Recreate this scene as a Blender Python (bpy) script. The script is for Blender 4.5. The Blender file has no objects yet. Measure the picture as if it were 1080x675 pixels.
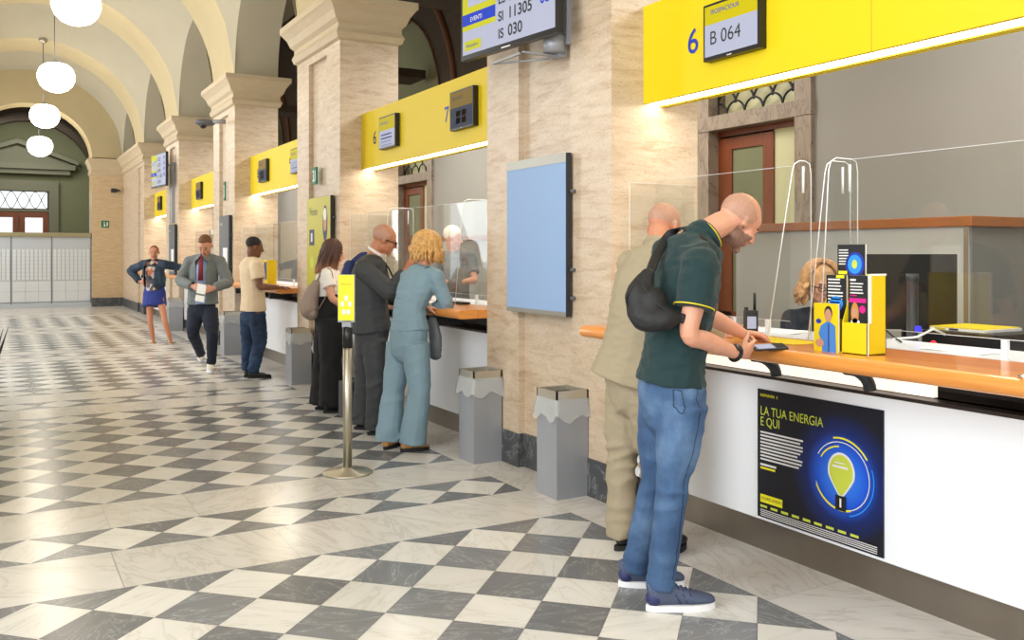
import bpy, bmesh, math, random
from mathutils import Vector, Matrix, noise
random.seed(7)
PI = math.pi
SC = bpy.context.scene
COL = SC.collection
# ------------------------------------------------------------------ camera
TH = math.atan(544/956.0)
CT, ST = math.cos(TH), math.sin(TH)
EYE = 1.5
cam = bpy.data.cameras.new('camera'); cam_o = bpy.data.objects.new('camera', cam); COL.objects.link(cam_o)
cam_o.location = (0, 0, EYE); cam_o.rotation_euler = (PI/2, 0, -TH)
cam.sensor_width = 36; cam.lens = 36*956/1080.0
cam.shift_y = (268-337.5)/1080.0
cam.clip_start = .05; cam.clip_end = 200
SC.camera = cam_o
# ------------------------------------------------------------------ colour management and light
SC.view_settings.view_transform = 'Standard'; SC.view_settings.look = 'None'
SC.view_settings.gamma = 1; SC.view_settings.use_curve_mapping = False
SC.view_settings.exposure = 0.26
w = bpy.data.worlds.new('world'); SC.world = w; w.use_nodes = True
w.node_tree.nodes['Background'].inputs[0].default_value = (.93, .97, 1, 1)
w.node_tree.nodes['Background'].inputs[1].default_value = 2.2
def area(name, loc, aim, sx, sy, power, col):
    l = bpy.data.lights.new(name, 'AREA'); l.shape = 'RECTANGLE'; l.size = sx; l.size_y = sy; l.energy = power; l.color = col
    o = bpy.data.objects.new(name, l); COL.objects.link(o); o.location = loc
    o.rotation_euler = (Vector(aim)-Vector(loc)).to_track_quat('-Z', 'Y').to_euler(); return o
# daylight entering by the tall windows of the left wall, one per bay
for i, pw in ((-1, 150), (0, 150), (2, 110), (3, 80), (4, 80), (5, 70)):
    yc = 2.71+4.93*i
    area('window_daylight', (-2.2, yc, 3.0), (2.5, yc, 1.2), 3.0, 3.6, pw, (.95, .98, 1))
# the same kind of globe lamps hang over the near bays, above and behind the camera (outside the frame)
# added fill lights brighten the office aisle behind the counters, no fixtures known
for i in range(0, 5):
    yc = 2.71+4.93*i
    area('office_fill_light', (5.0, yc, 3.9), (5.0, yc, 0), 1.2, 2.4, 80, (1, .97, .92))
# added fill lamp brightens the hall beyond the locker wall
area('far_hall_fill', (.8, 32, 5.2), (1.2, 35, 1), 2.0, 2.0, 90, (1, 1, .93))

# ------------------------------------------------------------------ materials
M = {}
def srgb(c):
    return tuple(((v/255.0)/12.92 if v/255.0 <= .04045 else ((v/255.0+.055)/1.055)**2.4) for v in c)+(1,)
def mat(name, rgb, rough=.5, metal=0, noise_amt=0, nscale=20, bump=0, bscale=200, stretch=None, emit=None, coat=0, spec=.5, sheen=0):
    m = bpy.data.materials.new(name); m.use_nodes = True; nt = m.node_tree; b = nt.nodes['Principled BSDF']
    c = srgb(rgb); b.inputs['Base Color'].default_value = c; b.inputs['Roughness'].default_value = rough
    b.inputs['Metallic'].default_value = metal; b.inputs['Specular IOR Level'].default_value = spec
    if coat: b.inputs['Coat Weight'].default_value = coat
    if sheen: b.inputs['Sheen Weight'].default_value = sheen
    tc = nt.nodes.new('ShaderNodeTexCoord'); mp = nt.nodes.new('ShaderNodeMapping'); nt.links.new(tc.outputs['Object'], mp.inputs[0])
    if stretch: mp.inputs['Scale'].default_value = stretch
    if noise_amt:
        n = nt.nodes.new('ShaderNodeTexNoise'); n.inputs['Scale'].default_value = nscale; n.inputs['Detail'].default_value = 5
        nt.links.new(mp.outputs[0], n.inputs[0])
        mr = nt.nodes.new('ShaderNodeMapRange'); mr.inputs[1].default_value = .3; mr.inputs[2].default_value = .7
        mr.inputs[3].default_value = 1-noise_amt; mr.inputs[4].default_value = 1+noise_amt
        nt.links.new(n.outputs[0], mr.inputs[0])
        mx = nt.nodes.new('ShaderNodeVectorMath'); mx.operation = 'SCALE'; mx.inputs[0].default_value = c[:3]
        nt.links.new(mr.outputs[0], mx.inputs['Scale']); nt.links.new(mx.outputs[0], b.inputs['Base Color'])
    if bump:
        n2 = nt.nodes.new('ShaderNodeTexNoise'); n2.inputs['Scale'].default_value = bscale; n2.inputs['Detail'].default_value = 3
        nt.links.new(mp.outputs[0], n2.inputs[0]); bp = nt.nodes.new('ShaderNodeBump'); bp.inputs['Strength'].default_value = bump
        bp.inputs['Distance'].default_value = .01
        nt.links.new(n2.outputs[0], bp.inputs['Height']); nt.links.new(bp.outputs[0], b.inputs['Normal'])
    if emit:
        b.inputs['Emission Color'].default_value = c; b.inputs['Emission Strength'].default_value = emit
    M[name] = m; return m
def nodes(name):
    m = bpy.data.materials.new(name); m.use_nodes = True; M[name] = m
    return m, m.node_tree, m.node_tree.nodes['Principled BSDF']
def ramp(nt, src, stops):
    r = nt.nodes.new('ShaderNodeValToRGB'); e = r.color_ramp.elements
    while len(e) < len(stops): e.new(.5)
    for k, (p, c) in enumerate(stops): e[k].position = p; e[k].color = c if len(c) == 4 else srgb(c)
    nt.links.new(src, r.inputs[0]); return r
# travertine: horizontal strata, pits and slab joints
def travertine(name, base, dark, light, rough=.35):
    m, nt, b = nodes(name)
    g = nt.nodes.new('ShaderNodeNewGeometry'); mp = nt.nodes.new('ShaderNodeMapping'); mp.inputs['Scale'].default_value = (2.6, 2.6, 13)
    nt.links.new(g.outputs['Position'], mp.inputs[0])
    n = nt.nodes.new('ShaderNodeTexNoise'); n.inputs['Scale'].default_value = 1.6; n.inputs['Detail'].default_value = 7; n.inputs['Roughness'].default_value = .62; n.inputs['Distortion'].default_value = .5
    nt.links.new(mp.outputs[0], n.inputs[0])
    r = ramp(nt, n.outputs[0], [(.3, dark), (.48, base), (.72, light)])
    mp2 = nt.nodes.new('ShaderNodeMapping'); mp2.inputs['Scale'].default_value = (30, 30, 70); nt.links.new(g.outputs['Position'], mp2.inputs[0])
    n2 = nt.nodes.new('ShaderNodeTexNoise'); n2.inputs['Scale'].default_value = 1.5; n2.inputs['Detail'].default_value = 4; nt.links.new(mp2.outputs[0], n2.inputs[0])
    pit = ramp(nt, n2.outputs[0], [(.56, (1, 1, 1, 1)), (.70, (.70, .60, .50, 1))])
    mul = nt.nodes.new('ShaderNodeMix'); mul.data_type = 'RGBA'; mul.blend_type = 'MULTIPLY'; mul.inputs[0].default_value = .75
    nt.links.new(r.outputs[0], mul.inputs[6]); nt.links.new(pit.outputs[0], mul.inputs[7])
    sp = nt.nodes.new('ShaderNodeSeparateXYZ'); nt.links.new(g.outputs['Position'], sp.inputs[0])
    md = nt.nodes.new('ShaderNodeMath'); md.operation = 'MODULO'; md.inputs[1].default_value = .62; nt.links.new(sp.outputs[2], md.inputs[0])
    lt = nt.nodes.new('ShaderNodeMath'); lt.operation = 'LESS_THAN'; lt.inputs[1].default_value = .006; nt.links.new(md.outputs[0], lt.inputs[0])
    lm = nt.nodes.new('ShaderNodeMath'); lm.operation = 'MULTIPLY'; lm.inputs[1].default_value = .4; nt.links.new(lt.outputs[0], lm.inputs[0])
    mj = nt.nodes.new('ShaderNodeMix'); mj.data_type = 'RGBA'; nt.links.new(lm.outputs[0], mj.inputs[0]); nt.links.new(mul.outputs[2], mj.inputs[6]); mj.inputs[7].default_value = srgb(light)
    nt.links.new(mj.outputs[2], b.inputs['Base Color'])
    b.inputs['Roughness'].default_value = rough
    bp = nt.nodes.new('ShaderNodeBump'); bp.inputs['Strength'].default_value = .08; bp.inputs['Distance'].default_value = .004
    nt.links.new(n2.outputs[0], bp.inputs['Height']); nt.links.new(bp.outputs[0], b.inputs['Normal'])
travertine('travertine', (198, 178, 153), (180, 153, 125), (210, 193, 171))
travertine('travertine_warm', (198, 172, 134), (188, 158, 120), (206, 184, 150))
def marble(name, base, vein, light, scale=3.0, rough=.12, vein_w=.5, contrast=.5):
    m, nt, b = nodes(name)
    g = nt.nodes.new('ShaderNodeNewGeometry'); rnd = g.outputs['Random Per Island']
    rot = nt.nodes.new('ShaderNodeVectorRotate'); rot.rotation_type = 'Z_AXIS'
    a = nt.nodes.new('ShaderNodeMath'); a.operation = 'MULTIPLY'; a.inputs[1].default_value = 40; nt.links.new(rnd, a.inputs[0])
    nt.links.new(g.outputs['Position'], rot.inputs[0]); nt.links.new(a.outputs[0], rot.inputs['Angle'])
    mp = nt.nodes.new('ShaderNodeMapping'); mp.inputs['Scale'].default_value = (1, 3.2, 1); nt.links.new(rot.outputs[0], mp.inputs[0])
    n = nt.nodes.new('ShaderNodeTexNoise'); n.inputs['Scale'].default_value = scale; n.inputs['Detail'].default_value = 8; n.inputs['Distortion'].default_value = 1.4; n.inputs['Roughness'].default_value = .6
    nt.links.new(mp.outputs[0], n.inputs[0])
    ab = nt.nodes.new('ShaderNodeMath'); ab.operation = 'SUBTRACT'; ab.inputs[1].default_value = .5; nt.links.new(n.outputs[0], ab.inputs[0])
    ab2 = nt.nodes.new('ShaderNodeMath'); ab2.operation = 'ABSOLUTE'; nt.links.new(ab.outputs[0], ab2.inputs[0])
    v = ramp(nt, ab2.outputs[0], [(0, vein), (.012+.03*vein_w, base), (.25, light)])
    hv = nt.nodes.new('ShaderNodeMapRange'); hv.inputs[3].default_value = 1-contrast*.25; hv.inputs[4].default_value = 1+contrast*.18; nt.links.new(rnd, hv.inputs[0])
    sc = nt.nodes.new('ShaderNodeVectorMath'); sc.operation = 'SCALE'; nt.links.new(v.outputs[0], sc.inputs[0]); nt.links.new(hv.outputs[0], sc.inputs['Scale'])
    nt.links.new(sc.outputs[0], b.inputs['Base Color']); b.inputs['Specular IOR Level'].default_value = .36
    n3 = nt.nodes.new('ShaderNodeTexNoise'); n3.inputs['Scale'].default_value = 1.3; nt.links.new(g.outputs['Position'], n3.inputs[0])
    rr = nt.nodes.new('ShaderNodeMapRange'); rr.inputs[3].default_value = rough*1.1; rr.inputs[4].default_value = rough*2.0; nt.links.new(n3.outputs[0], rr.inputs[0])
    nt.links.new(rr.outputs[0], b.inputs['Roughness'])
    n4 = nt.nodes.new('ShaderNodeTexNoise'); n4.inputs['Scale'].default_value = 7; nt.links.new(g.outputs['Position'], n4.inputs[0])
    bp = nt.nodes.new('ShaderNodeBump'); bp.inputs['Strength'].default_value = .12; bp.inputs['Distance'].default_value = .004
    nt.links.new(n4.outputs[0], bp.inputs['Height']); nt.links.new(bp.outputs[0], b.inputs['Normal'])
marble('white_marble', (214, 211, 203), (200, 196, 186), (220, 217, 210), 1.5, .13, .3, .5)
marble('grey_marble', (116, 118, 120), (150, 151, 151), (106, 108, 111), 2.6, .15, .1, .9)
marble('band_marble', (205, 201, 193), (190, 184, 175), (214, 210, 203), 1.4, .13, .5, .3)
marble('skirt_marble', (74, 76, 78), (130, 130, 130), (62, 64, 67), 3.5, .25, .1, .2)
marble('door_marble', (150, 134, 118), (120, 104, 90), (164, 148, 130), 2.5, .3, .5, .2)
mat('grout', (120, 118, 112), .6)
mat('vault_cream', (186, 178, 156), .85, noise_amt=.03, nscale=2)
mat('vault_band', (196, 180, 142), .85, noise_amt=.03, nscale=2)
mat('capital', (196, 178, 148), .6, noise_amt=.05, nscale=6, stretch=(1, 1, 8))
mat('office_wall', (158, 154, 147), .8, noise_amt=.02, nscale=2)
mat('office_green', (120, 122, 92), .85, noise_amt=.04, nscale=2)
mat('dark_brown', (52, 38, 22), .7, noise_amt=.15, nscale=5)
mat('brown_rib', (88, 50, 24), .6, noise_amt=.1, nscale=5)
mat('sign_yellow', (222, 196, 20), .45, spec=.3)
mat('seam', (190, 168, 10), .5)
mat('blue_ink', (26, 52, 160), .5); mat('black_ink', (28, 28, 30), .5); mat('white_ink', (225, 225, 222), .5)
mat('grey_ink', (120, 118, 96), .5); mat('yellow_ink', (232, 222, 30), .5); mat('magenta_ink', (205, 20, 130), .5)
mat('sky_ink', (40, 140, 235), .5); mat('red_ink', (200, 40, 40), .5); mat('green_ink', (16, 110, 66), .5); mat('lime_ink', (196, 206, 70), .5)
mat('skin_ink', (190, 140, 110), .5); mat('navy_ink', (38, 44, 92), .5)
mat('led_strip', (255, 244, 222), .5, emit=15)
mat('screen_white', (96, 98, 110), .5, emit=2.6, spec=.1); mat('screen_yellow', (150, 138, 10), .5, emit=.7, spec=.1); mat('screen_grey', (44, 50, 70), .5, emit=.25, spec=.1)
mat('screen_blue', (30, 52, 150), .5, emit=.6, spec=.1); mat('screen_dim', (70, 70, 120), .5, emit=.4, spec=.1); mat('screen_lime', (150, 150, 30), .5, emit=.7, spec=.1); mat('screen_dark', (120, 98, 40), .5, emit=.15, spec=.1)
mat('black_plastic', (20, 20, 22), .35); mat('dark_plastic', (40, 42, 46), .45); mat('matte_black', (14, 14, 15), .75)
mat('grey_metal', (152, 155, 160), .4, metal=.25, noise_amt=.03, nscale=8, stretch=(1, 1, .1))
mat('grey_metal_dark', (96, 98, 104), .45, metal=.2)
mat('steel', (186, 180, 164), .42, metal=1, noise_amt=.05, nscale=30, stretch=(8, 8, .3))
mat('plinth_steel', (146, 138, 128), .32, metal=.9, noise_amt=.12, nscale=2, stretch=(1, 1, .4))
mat('chrome', (220, 218, 212), .15, metal=1)
mat('white_laminate', (228, 230, 233), .3, coat=.2)
mat('wood', (214, 138, 62), .3, noise_amt=.12, nscale=6, stretch=(6, .6, 10), coat=.35)
mat('wood_dark', (188, 110, 46), .35, noise_amt=.12, nscale=6, stretch=(6, .6, 10), coat=.2)
mat('cabinet_wood', (156, 92, 44), .4, noise_amt=.1, nscale=6, stretch=(6, .6, 10))
mat('door_wood', (120, 58, 26), .4, noise_amt=.14, nscale=6, stretch=(6, 6, .6))
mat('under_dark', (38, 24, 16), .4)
mat('cabinet_grey', (186, 184, 179), .5); mat('cabinet_side', (128, 126, 122), .5)
mat('board_blue', (142, 170, 208), .5, spec=.25)
mat('board_frame', (152, 150, 140), .35, metal=.6)
mat('locker', (186, 192, 198), .4, metal=.1); mat('locker_pale', (212, 216, 218), .4); mat('locker_gap', (120, 126, 134), .5)
mat('ledge', (150, 140, 106), .6)
mat('paper', (236, 236, 232), .6); mat('frosted_glow', (226, 232, 236), .5, emit=.8)  # glow put into the far door glass in place of light behind it
mat('pane_cream', (206, 202, 160), .4)
mat('iron', (24, 24, 24), .5)
mat('totem_grey', (72, 78, 84), .35); mat('totem_lime', (186, 178, 40), .4)
mat('red_led', (220, 20, 40), .4, emit=1.5); mat('blue_led', (50, 50, 220), .4, emit=.8)
mat('lamp_globe', (255, 243, 222), .4, emit=11)
mat('acrylic_edge', (232, 236, 236), .2, spec=.8)
def glassy(name, tint, gloss, rough=.02):
    m = bpy.data.materials.new(name); m.use_nodes = True; nt = m.node_tree
    for n in list(nt.nodes):
        if n.type == 'BSDF_PRINCIPLED': nt.nodes.remove(n)
    out = nt.nodes['Material Output']
    t = nt.nodes.new('ShaderNodeBsdfTransparent'); t.inputs[0].default_value = tint
    gl = nt.nodes.new('ShaderNodeBsdfGlossy'); gl.inputs['Roughness'].default_value = rough
    lw = nt.nodes.new('ShaderNodeLayerWeight'); lw.inputs[0].default_value = .5
    pw = nt.nodes.new('ShaderNodeMath'); pw.operation = 'POWER'; pw.inputs[1].default_value = 5; nt.links.new(lw.outputs['Facing'], pw.inputs[0])
    ma = nt.nodes.new('ShaderNodeMath'); ma.operation = 'MULTIPLY_ADD'; ma.inputs[1].default_value = .9; ma.inputs[2].default_value = .04; nt.links.new(pw.outputs[0], ma.inputs[0])
    ml = nt.nodes.new('ShaderNodeMath'); ml.operation = 'MULTIPLY'; ml.inputs[1].default_value = gloss; nt.links.new(ma.outputs[0], ml.inputs[0])
    mx = nt.nodes.new('ShaderNodeMixShader'); nt.links.new(ml.outputs[0], mx.inputs[0]); nt.links.new(t.outputs[0], mx.inputs[1]); nt.links.new(gl.outputs[0], mx.inputs[2])
    nt.links.new(mx.outputs[0], out.inputs[0]); M[name] = m
glassy('acrylic', (.97, .98, .975, 1), 1.0)
mat('liner', (214, 216, 214), .35)
M['liner'].node_tree.nodes['Principled BSDF'].inputs['Alpha'].default_value = .45

# ------------------------------------------------------------------ mesh helpers
class MB:
    def __init__(s): s.bm = bmesh.new()
    def box(s, x0, x1, y0, y1, z0, z1, bev=0, mi=0):
        r = bmesh.ops.create_cube(s.bm, size=1)['verts']
        for v in r: v.co = Vector(((x0+x1)/2+v.co.x*(x1-x0), (y0+y1)/2+v.co.y*(y1-y0), (z0+z1)/2+v.co.z*(z1-z0)))
        fs = {f for v in r for f in v.link_faces}
        if mi:
            for f in fs: f.material_index = mi
        if bev:
            es = list({e for v in r for e in v.link_edges}); bmesh.ops.bevel(s.bm, geom=es, offset=bev, segments=2, affect='EDGES', profile=.7)
        return s
    def poly(s, pts, mi=0):
        f = s.bm.faces.new([s.bm.verts.new(p) for p in pts]); f.material_index = mi; return f
    def prism(s, pts, d, mi=0):
        """closed polygon extruded by the vector d"""
        d = Vector(d); a = [s.bm.verts.new(p) for p in pts]; b = [s.bm.verts.new(Vector(p)+d) for p in pts]; n = len(a)
        fs = [s.bm.faces.new(a), s.bm.faces.new(list(reversed(b)))]
        for i in range(n): fs.append(s.bm.faces.new((a[i], b[i], b[(i+1) % n], a[(i+1) % n])))
        for f in fs: f.material_index = mi
        return s
    def tube(s, pts, rad, seg=12, ref=None, closed_ring=False, smooth=True):
        """tube through pts; rad number, list, or list of (ra, rb) with ra along ref"""
        P = [Vector(p) for p in pts]; n = len(P); rings = []
        last = None
        for i in range(n):
            if closed_ring: t = (P[(i+1) % n]-P[i-1])
            else: t = (P[min(i+1, n-1)]-P[max(i-1, 0)])
            t.normalize()
            rf = Vector(ref) if ref is not None else (last if last is not None else (Vector((0, 0, 1)) if abs(t.z) < .9 else Vector((1, 0, 0))))
            a = rf-t*rf.dot(t)
            if a.length < 1e-5: a = t.orthogonal()
            a.normalize(); b = t.cross(a)
            if ref is None: last = a
            rr = rad[i] if isinstance(rad, (list, tuple)) else rad
            ra, rb = rr if isinstance(rr, (list, tuple)) else (rr, rr)
            rings.append([s.bm.verts.new(P[i]+a*ra*math.cos(2*PI*k/seg)+b*rb*math.sin(2*PI*k/seg)) for k in range(seg)])
        m = n if closed_ring else n-1
        for i in range(m):
            A, B = rings[i], rings[(i+1) % n]
            for k in range(seg):
                f = s.bm.faces.new((A[k], A[(k+1) % seg], B[(k+1) % seg], B[k])); f.smooth = smooth
        if not closed_ring:
            s.bm.faces.new(list(reversed(rings[0]))); s.bm.faces.new(rings[-1])
        return s
    def lathe(s, prof, c=(0, 0, 0), seg=32, smooth=True):
        rings = []
        for r, z in prof:
            rings.append([s.bm.verts.new((c[0]+r*math.cos(2*PI*k/seg), c[1]+r*math.sin(2*PI*k/seg), c[2]+z)) for k in range(seg)] if r > 1e-5 else [s.bm.verts.new((c[0], c[1], c[2]+z))])
        for A, B in zip(rings, rings[1:]):
            for k in range(seg):
                k2 = (k+1) % seg
                if len(A) == 1 and len(B) == 1: break
                vs = (A[0], B[k2], B[k]) if len(A) == 1 else ((A[k], A[k2], B[0]) if len(B) == 1 else (A[k], A[k2], B[k2], B[k]))
                f = s.bm.faces.new(vs); f.smooth = smooth
        return s
    def ball(s, c, r, rot=None, seg=20):
        v = bmesh.ops.create_uvsphere(s.bm, u_segments=seg, v_segments=seg//2+2, radius=1)['verts']
        rr = Vector(r) if isinstance(r, (list, tuple)) else Vector((r, r, r))
        for q in v:
            p = Vector((q.co.x*rr.x, q.co.y*rr.y, q.co.z*rr.z)); q.co = (rot @ p if rot else p)+Vector(c)
        for f in {f for q in v for f in q.link_faces}: f.smooth = True
        return s
    def sweep_rect(s, x0, x1, y0, y1, prof, mi=0):
        """a moulding round a rectangular shaft: profile of (offset, z)"""
        rings = []
        for o, z in prof: rings.append([s.bm.verts.new(p) for p in ((x0-o, y0-o, z), (x1+o, y0-o, z), (x1+o, y1+o, z), (x0-o, y1+o, z))])
        for A, B in zip(rings, rings[1:]):
            for k in range(4): s.bm.faces.new((A[k], A[(k+1) % 4], B[(k+1) % 4], B[k]))
        s.bm.faces.new(rings[-1]); s.bm.faces.new(list(reversed(rings[0])))
        return s
    def build(s, name, m, parent=None, loc=None):
        bmesh.ops.recalc_face_normals(s.bm, faces=s.bm.faces)
        if loc is not None: bmesh.ops.translate(s.bm, verts=s.bm.verts, vec=-Vector(loc))
        me = bpy.data.meshes.new(name); s.bm.to_mesh(me); s.bm.free()
        return link(name, me, m, parent, loc)
def link(name, me, m, parent=None, loc=None):
    for k in (m if isinstance(m, list) else [m]): me.materials.append(M[k] if isinstance(k, str) else k)
    o = bpy.data.objects.new(name, me); COL.objects.link(o)
    if loc is not None: o.location = loc
    if parent: o.parent = parent; 
    if parent and loc is None: o.matrix_parent_inverse = Matrix.Translation(parent.location).inverted()
    return o
def tag(o, label=None, cat=None, group=None, kind=None):
    if label: o['label'] = label
    if cat: o['category'] = cat
    if group: o['group'] = group
    if kind: o['kind'] = kind
    return o
def thing(name, loc, label, cat, group=None):
    o = bpy.data.objects.new(name, None); COL.objects.link(o); o.location = loc; o.empty_display_size = .1
    return tag(o, label, cat, group)
def struct(o): o['kind'] = 'structure'; return o

SINGLE = ('glow_ring', 'bulb_filament', 'clip_rail', 'display_tile', 'white_dot', 'heading', 'leaflet_front', 'spine_print')
# flat artwork printed on a surface: frame = origin, right, up, normal
class Art:
    def __init__(s, o, r, u, n, parent, lift=.0012): s.o, s.r, s.u, s.n, s.p, s.l, s.k = Vector(o), Vector(r), Vector(u), Vector(n), parent, lift, {}
    def P(s, a, b, l=1): return s.o+s.r*a+s.u*b+s.n*s.l*l
    def get(s, name, m):
        if name in SINGLE: s.q = getattr(s, 'q', 0)+1; return s.k.setdefault((name, m, s.q if name != 'glow_ring' else s.ring), MB())
        return s.k.setdefault((name, m, 0), MB())
    ring = 0
    def poly(s, name, m, pts, l=1):
        s.get(name, m).poly([s.P(a, b, l) for a, b in pts]); return s
    def rect(s, name, m, a0, b0, a1, b1, l=1): return s.poly(name, m, [(a0, b0), (a1, b0), (a1, b1), (a0, b1)], l)
    def disc(s, name, m, a, b, ra, rb=None, l=1, n=28):
        rb = rb or ra; return s.poly(name, m, [(a+ra*math.cos(2*PI*k/n), b+rb*math.sin(2*PI*k/n)) for k in range(n)], l)
    def arc(s, name, m, a, b, r, wd, t0, t1, l=2, n=30):
        s.ring += 1
        for k in range(n):
            u, v = math.radians(t0+(t1-t0)*k/n), math.radians(t0+(t1-t0)*(k+1)/n)
            s.poly(name, m, [(a+r*math.cos(u), b+r*math.sin(u)), (a+r*math.cos(v), b+r*math.sin(v)), (a+(r+wd)*math.cos(v), b+(r+wd)*math.sin(v)), (a+(r+wd)*math.cos(u), b+(r+wd)*math.sin(u))], l)
        return s
    def lines(s, name, m, a0, b0, a1, n, dz, h, rag=.12, l=1):
        for k in range(n): s.rect(name, m, a0, b0-k*dz, a1-random.random()*rag*(a1-a0), b0-k*dz+h, l)
        return s
    def text(s, name, m, txt, a, b, size, l=2, align='LEFT', bold=0, sx=1):
        c = bpy.data.curves.new('lettering', 'FONT'); c.body = txt; c.size = size; c.align_x = align; c.offset = bold
        o = bpy.data.objects.new('lettering', c); COL.objects.link(o)
        bpy.context.view_layer.update()
        me = bpy.data.meshes.new_from_object(o.evaluated_get(bpy.context.evaluated_depsgraph_get()))
        bpy.data.objects.remove(o); bpy.data.curves.remove(c)
        for v in me.vertices: v.co = s.P(a+v.co.x*sx, b+v.co.y, l)
        me.materials.clear(); link(name, me, m, s.p); return s
    def done(s):
        for (n, m, _), b in s.k.items(): b.build(n, m, s.p)
def art_x(x, y, z, parent, lift=.0012):   # on a plane x = const that faces the hall
    return Art((x, y, z), (0, -1, 0), (0, 0, 1), (-1, 0, 0), parent, lift)

# ================================================================== SETTING
PX = 3.2; PB = 3.87; P0 = 4.42; PW = 1.58; PITCH = 4.93
XC = .8; XL = -1.6; SPR = 4.26; RISE = 2.33
def py0(k): return P0+PITCH*k
# ---- floor: every stone a face of its own
def clip(poly, x0, x1, y0, y1):
    for ax, lim, sg in ((0, x0, 1), (0, x1, -1), (1, y0, 1), (1, y1, -1)):
        out = []
        for i in range(len(poly)):
            a, b = poly[i-1], poly[i]; da, db = sg*(a[ax]-lim), sg*(b[ax]-lim)
            if da >= 0: out.append(a)
            if da*db < 0:
                t = da/(da-db); out.append((a[0]+(b[0]-a[0])*t, a[1]+(b[1]-a[1])*t))
        poly = out
        if len(poly) < 3: return None
    return poly
fl = MB()
fl.box(-3, 9, -6, 40, -.1, -.004, mi=3)
D = .4243/2; FX1 = 2.9; FX0 = FX1-D*20
def stone(poly, mi, gap=.0015):
    c = (sum(p[0] for p in poly)/len(poly), sum(p[1] for p in poly)/len(poly))
    pp = []
    for p in poly:
        dx, dy = c[0]-p[0], c[1]-p[1]; L = math.hypot(dx, dy)+1e-6; pp.append((p[0]+dx/L*gap, p[1]+dy/L*gap, 0))
    fl.poly(pp, mi)
def slabs(x0, x1, y0, y1, n, horizontal=True, seed=0):
    r = random.Random(seed); c = [0]+sorted(((k+r.uniform(-.25, .25))/n) for k in range(1, n))+[1]
    for a, b in zip(c, c[1:]):
        if horizontal: stone([(x0+(x1-x0)*a, y0), (x0+(x1-x0)*b, y0), (x0+(x1-x0)*b, y1), (x0+(x1-x0)*a, y1)], 2)
        else: stone([(x0, y0+(y1-y0)*a), (x1, y0+(y1-y0)*a), (x1, y0+(y1-y0)*b), (x0, y0+(y1-y0)*b)], 2)
for k in range(-2, 5):
    ye = 4.405+PITCH*k; ys = ye-16*D
    for i in range(-1, 21):
        for j in range(-1, 17):
            if (i+j) % 2: continue
            cx, cy = FX1-D*i-D, ye-D*j-D
            q = clip([(cx-D, cy), (cx, cy-D), (cx+D, cy), (cx, cy+D)], FX0, FX1, ys, ye)
            if q: stone(q, 0 if i % 2 == 0 else 1)
    # pier zone: band, strip of diamonds, band
    s0, s1 = ye+.565, ye+.565+2*D
    slabs(FX0, FX1, ye, s0, 5, True, k*3+1); slabs(FX0, FX1, s1, ys+PITCH, 5, True, k*3+2)
    for i in range(-1, 21):
        for j in (-1, 0, 1):
            if (i+j) % 2: continue
            cx, cy = FX1-D*i-D, s1-D*j-D
            q = clip([(cx-D, cy), (cx, cy-D), (cx+D, cy), (cx, cy+D)], FX0, FX1, s0, s1)
            if q: stone(q, 0 if i % 2 == 0 else 1)
    slabs(FX1, 3.9, ys, ys+PITCH, 5, False, k+50); slabs(XL-.4, FX0, ys, ys+PITCH, 4, False, k+70)
stone([(-2, ye+PITCH-16*D), (3.9, ye+PITCH-16*D), (3.9, 40), (-2, 40)], 2)
struct(fl.build('floor', ['white_marble', 'grey_marble', 'band_marble', 'grout']))

# ---- piers with their capitals and dark marble skirting
CAPP0 = [(0, 3.80), (.035, 3.82), (.055, 3.88), (.03, 3.93), (.03, 3.98), (.07, 4.02), (.10, 4.10), (.15, 4.17), (.17, 4.19), (.17, SPR)]
def pier(k, y0, y1, side=1):
    X0, X1 = (PX, PB) if side > 0 else (XL-.67, XL)
    root = bpy.data.objects.new('wall_pier', None); COL.objects.link(root); root.location = (X0, y0, 0); struct(root)
    ra, rb = y0+.45, y0+1.11
    b = MB()
    if side > 0:
        b.prism([(X0, y0, 0), (X1, y0, 0), (X1, y1, 0), (X0, y1, 0), (X0, rb, 0), (X0+.05, rb, 0), (X0+.05, ra, 0), (X0, ra, 0)], (0, 0, 3.72))
        b.box(X0, X1, y0, y1, 3.72, 3.82)
    else: b.box(X0, X1, y0, y1, 0, 3.82)
    b.build('shaft', 'travertine', root)
    MB().sweep_rect(X0, X1, y0, y1, CAPP0).build('capital', 'capital', root)
    s = MB(); e = .012
    if side > 0: s.prism([(X0-e, y0-e, 0), (X1, y0-e, 0), (X1, y1, 0), (X0-e, y1, 0), (X0-e, rb-e, 0), (X0+.05-e, rb-e, 0), (X0+.05-e, ra+e, 0), (X0-e, ra+e, 0)], (0, 0, .235))
    else: s.box(X0, X1+e, y0-e, y1+e, 0, .235)
    s.build('skirting', 'skirt_marble', root)
for k in range(-1, 4): pier(k, py0(k), py0(k)+PW)
pier(4, py0(4), 28.4)
for k in range(-1, 5): pier(k, py0(k), py0(k)+PW, -1)

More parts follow.
